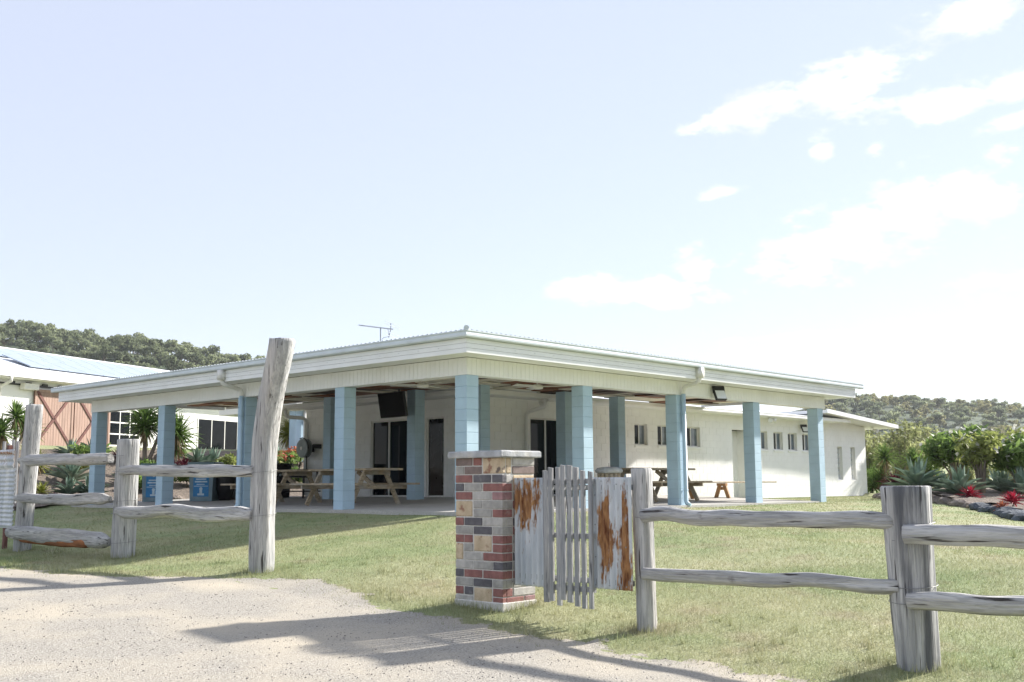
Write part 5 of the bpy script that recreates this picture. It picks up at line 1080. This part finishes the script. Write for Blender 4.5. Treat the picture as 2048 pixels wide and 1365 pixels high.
def scatter(D0, D1, dens):
    out = []; Xm = lambda D: .62 * D; area = (Xm(D0) + Xm(D1)) * (D1 - D0); n = int(area * dens)
    D = np.sqrt(D0 ** 2 + (D1 ** 2 - D0 ** 2) * rg.random(n)); X = (rg.random(n) * 2 - 1) * .62 * D
    A = CAM.x + RT.x * X + FW.x * D; B = CAM.y + RT.y * X + FW.y * D
    for a, b in zip(A.tolist(), B.tolist()):
        if -.18 < a < 13 and -.18 < b < 15: continue
        if b > 15.7 or a > 8 and b < redge_b(a): continue
        if PA0 < a < PA1 and PB0 < b < PB1: continue
        if a < -4.6:
            g = gravel_amt(a, b)
            if g > .05 and (g > .45 or rg.random() > .10): continue
        out.append((a, b, gz(a, b)))
    return out
near = scatter(7.5, 13, 2900); mid = scatter(13, 19, 1100); far = scatter(19, 40, 170)
tag(blades('lawn_grass', near, .012, .045, .0055, .9), 'short patchy lawn grass around the fence and gate', 'grass', kind='stuff')
tag(blades('lawn_grass', mid, .012, .04, .009, .9), 'short lawn grass between the fence and the patio', 'grass', kind='stuff')
tag(blades('lawn_grass', far, .012, .035, .02, .9), 'short lawn grass beside and beyond the patio', 'grass', kind='stuff')
tall = []
def clump(a, b, r0, r1, n):
    for _ in range(n):
        t = rg.random() * 6.283; r_ = r0 + (r1 - r0) * rg.random() ** 1.6; x, y = a + cos(t) * r_, b + sin(t) * r_; tall.append((x, y, gz(x, y)))
for (a, b, r_) in ((-5.4, -1.76, .17), (-5.46, 1.72, .18), (-5.56, 5.0, .18), (-5.19, -7.62, .09), (-5.04, -10.08, .2)): clump(a, b, r_, r_ + .25, 420)
for k in range(900):
    t = rg.random(); s_ = int(rg.random() * 4); x, y = ((PA0 - .03 - .14 * rg.random() ** 2, PB0 + (PB1 - PB0) * t), (PA0 + (PA1 - PA0) * t, PB0 - .03 - .14 * rg.random() ** 2), (PA1 + .05, PB0 + (PB1 - PB0) * t), (PA0 + (PA1 - PA0) * t, PB1 + .03 + .15 * rg.random() ** 2))[s_]; tall.append((x, y, gz(x, y)))
for k in range(5000):
    b = -12 + 17 * rg.random(); a = edge(b) + .6 * rg.random() - .1
    if -.3 < gravel_amt(a, b) < .12 and noise.noise(Vector((a * 2.2, b * 2.2, 8))) > -.05: tall.append((a, b, gz(a, b)))
for k in range(160):
    b = -12 + 16 * rg.random(); a = edge(b) + .2 + 1.6 * rg.random() ** 1.5; clump(a, b, 0, .09, 22)
tag(blades('long_grass', tall, .03, .13, .006, .7), 'longer grass tufts at the posts and along the gravel edge', 'grass', kind='stuff')
pv = []; pfc = []; OCT = [(1, 0, 0), (0, 1, 0), (-1, 0, 0), (0, -1, 0), (0, 0, .7), (0, 0, -.5)]; OF = [(0, 1, 4), (1, 2, 4), (2, 3, 4), (3, 0, 4), (1, 0, 5), (2, 1, 5), (3, 2, 5), (0, 3, 5)]
for k in range(30000):
    D = 6.9 + 7.5 * rg.random() ** 1.3; X = (rg.random() * 2 - 1) * .5 * D; a = CAM.x + RT.x * X + FW.x * D; b = CAM.y + RT.y * X + FW.y * D
    g = gravel_amt(a, b)
    if g < -.12: continue
    if rg.random() > .35 + .9 * max(0, noise.noise(Vector((a * .9, b * .9, 6)))) : continue
    s_ = .0025 + .008 * rg.random() ** 3.5; t = rg.random() * 6.28; o = len(pv); z = gz(a, b) + .008
    sx1, sy1 = .7 + .6 * rg.random(), .7 + .6 * rg.random()
    for (x, y, zz) in OCT: x, y = x * sx1, y * sy1; pv.append((a + s_ * (x * cos(t) - y * sin(t)), b + s_ * (x * sin(t) + y * cos(t)), z + zz * s_))
    pfc += [tuple(i + o for i in f) for f in OF]
mb = MB(); mb.v = pv; mb.f = pfc; mb.mi = [0] * len(pfc); MT['pebble'] = overlay(mat('loose_pebble', (.30, .27, .25), .9, .5, 90, col2=(.50, .46, .42)), (.15, .14, .135), 60, .55, .66, amt=.5)
tag(mb.build('pebbles', 'pebble'), 'loose pebbles scattered over the gravel driveway', 'pebbles', kind='stuff')

# ------------------------------------------------------------------ the air
hz = bpy.data.materials.new('pale_haze'); hz.use_nodes = True; N = hz.node_tree.nodes; N.remove(N['Principled BSDF'])
pvn = N.new('ShaderNodeVolumePrincipled'); pvn.inputs['Color'].default_value = (.9, .94, 1, 1); pvn.inputs['Density'].default_value = .00015; pvn.inputs['Anisotropy'].default_value = .2
hz.node_tree.links.new(pvn.outputs[0], N['Material Output'].inputs['Volume']); MT['haze'] = hz
mb = MB(); R2 = max(abs(v) for v in ca + cb) + 60; mb.box(-R2, R2, -R2, R2, -6, 85)
tag(mb.build('haze', 'haze'), kind='stuff')
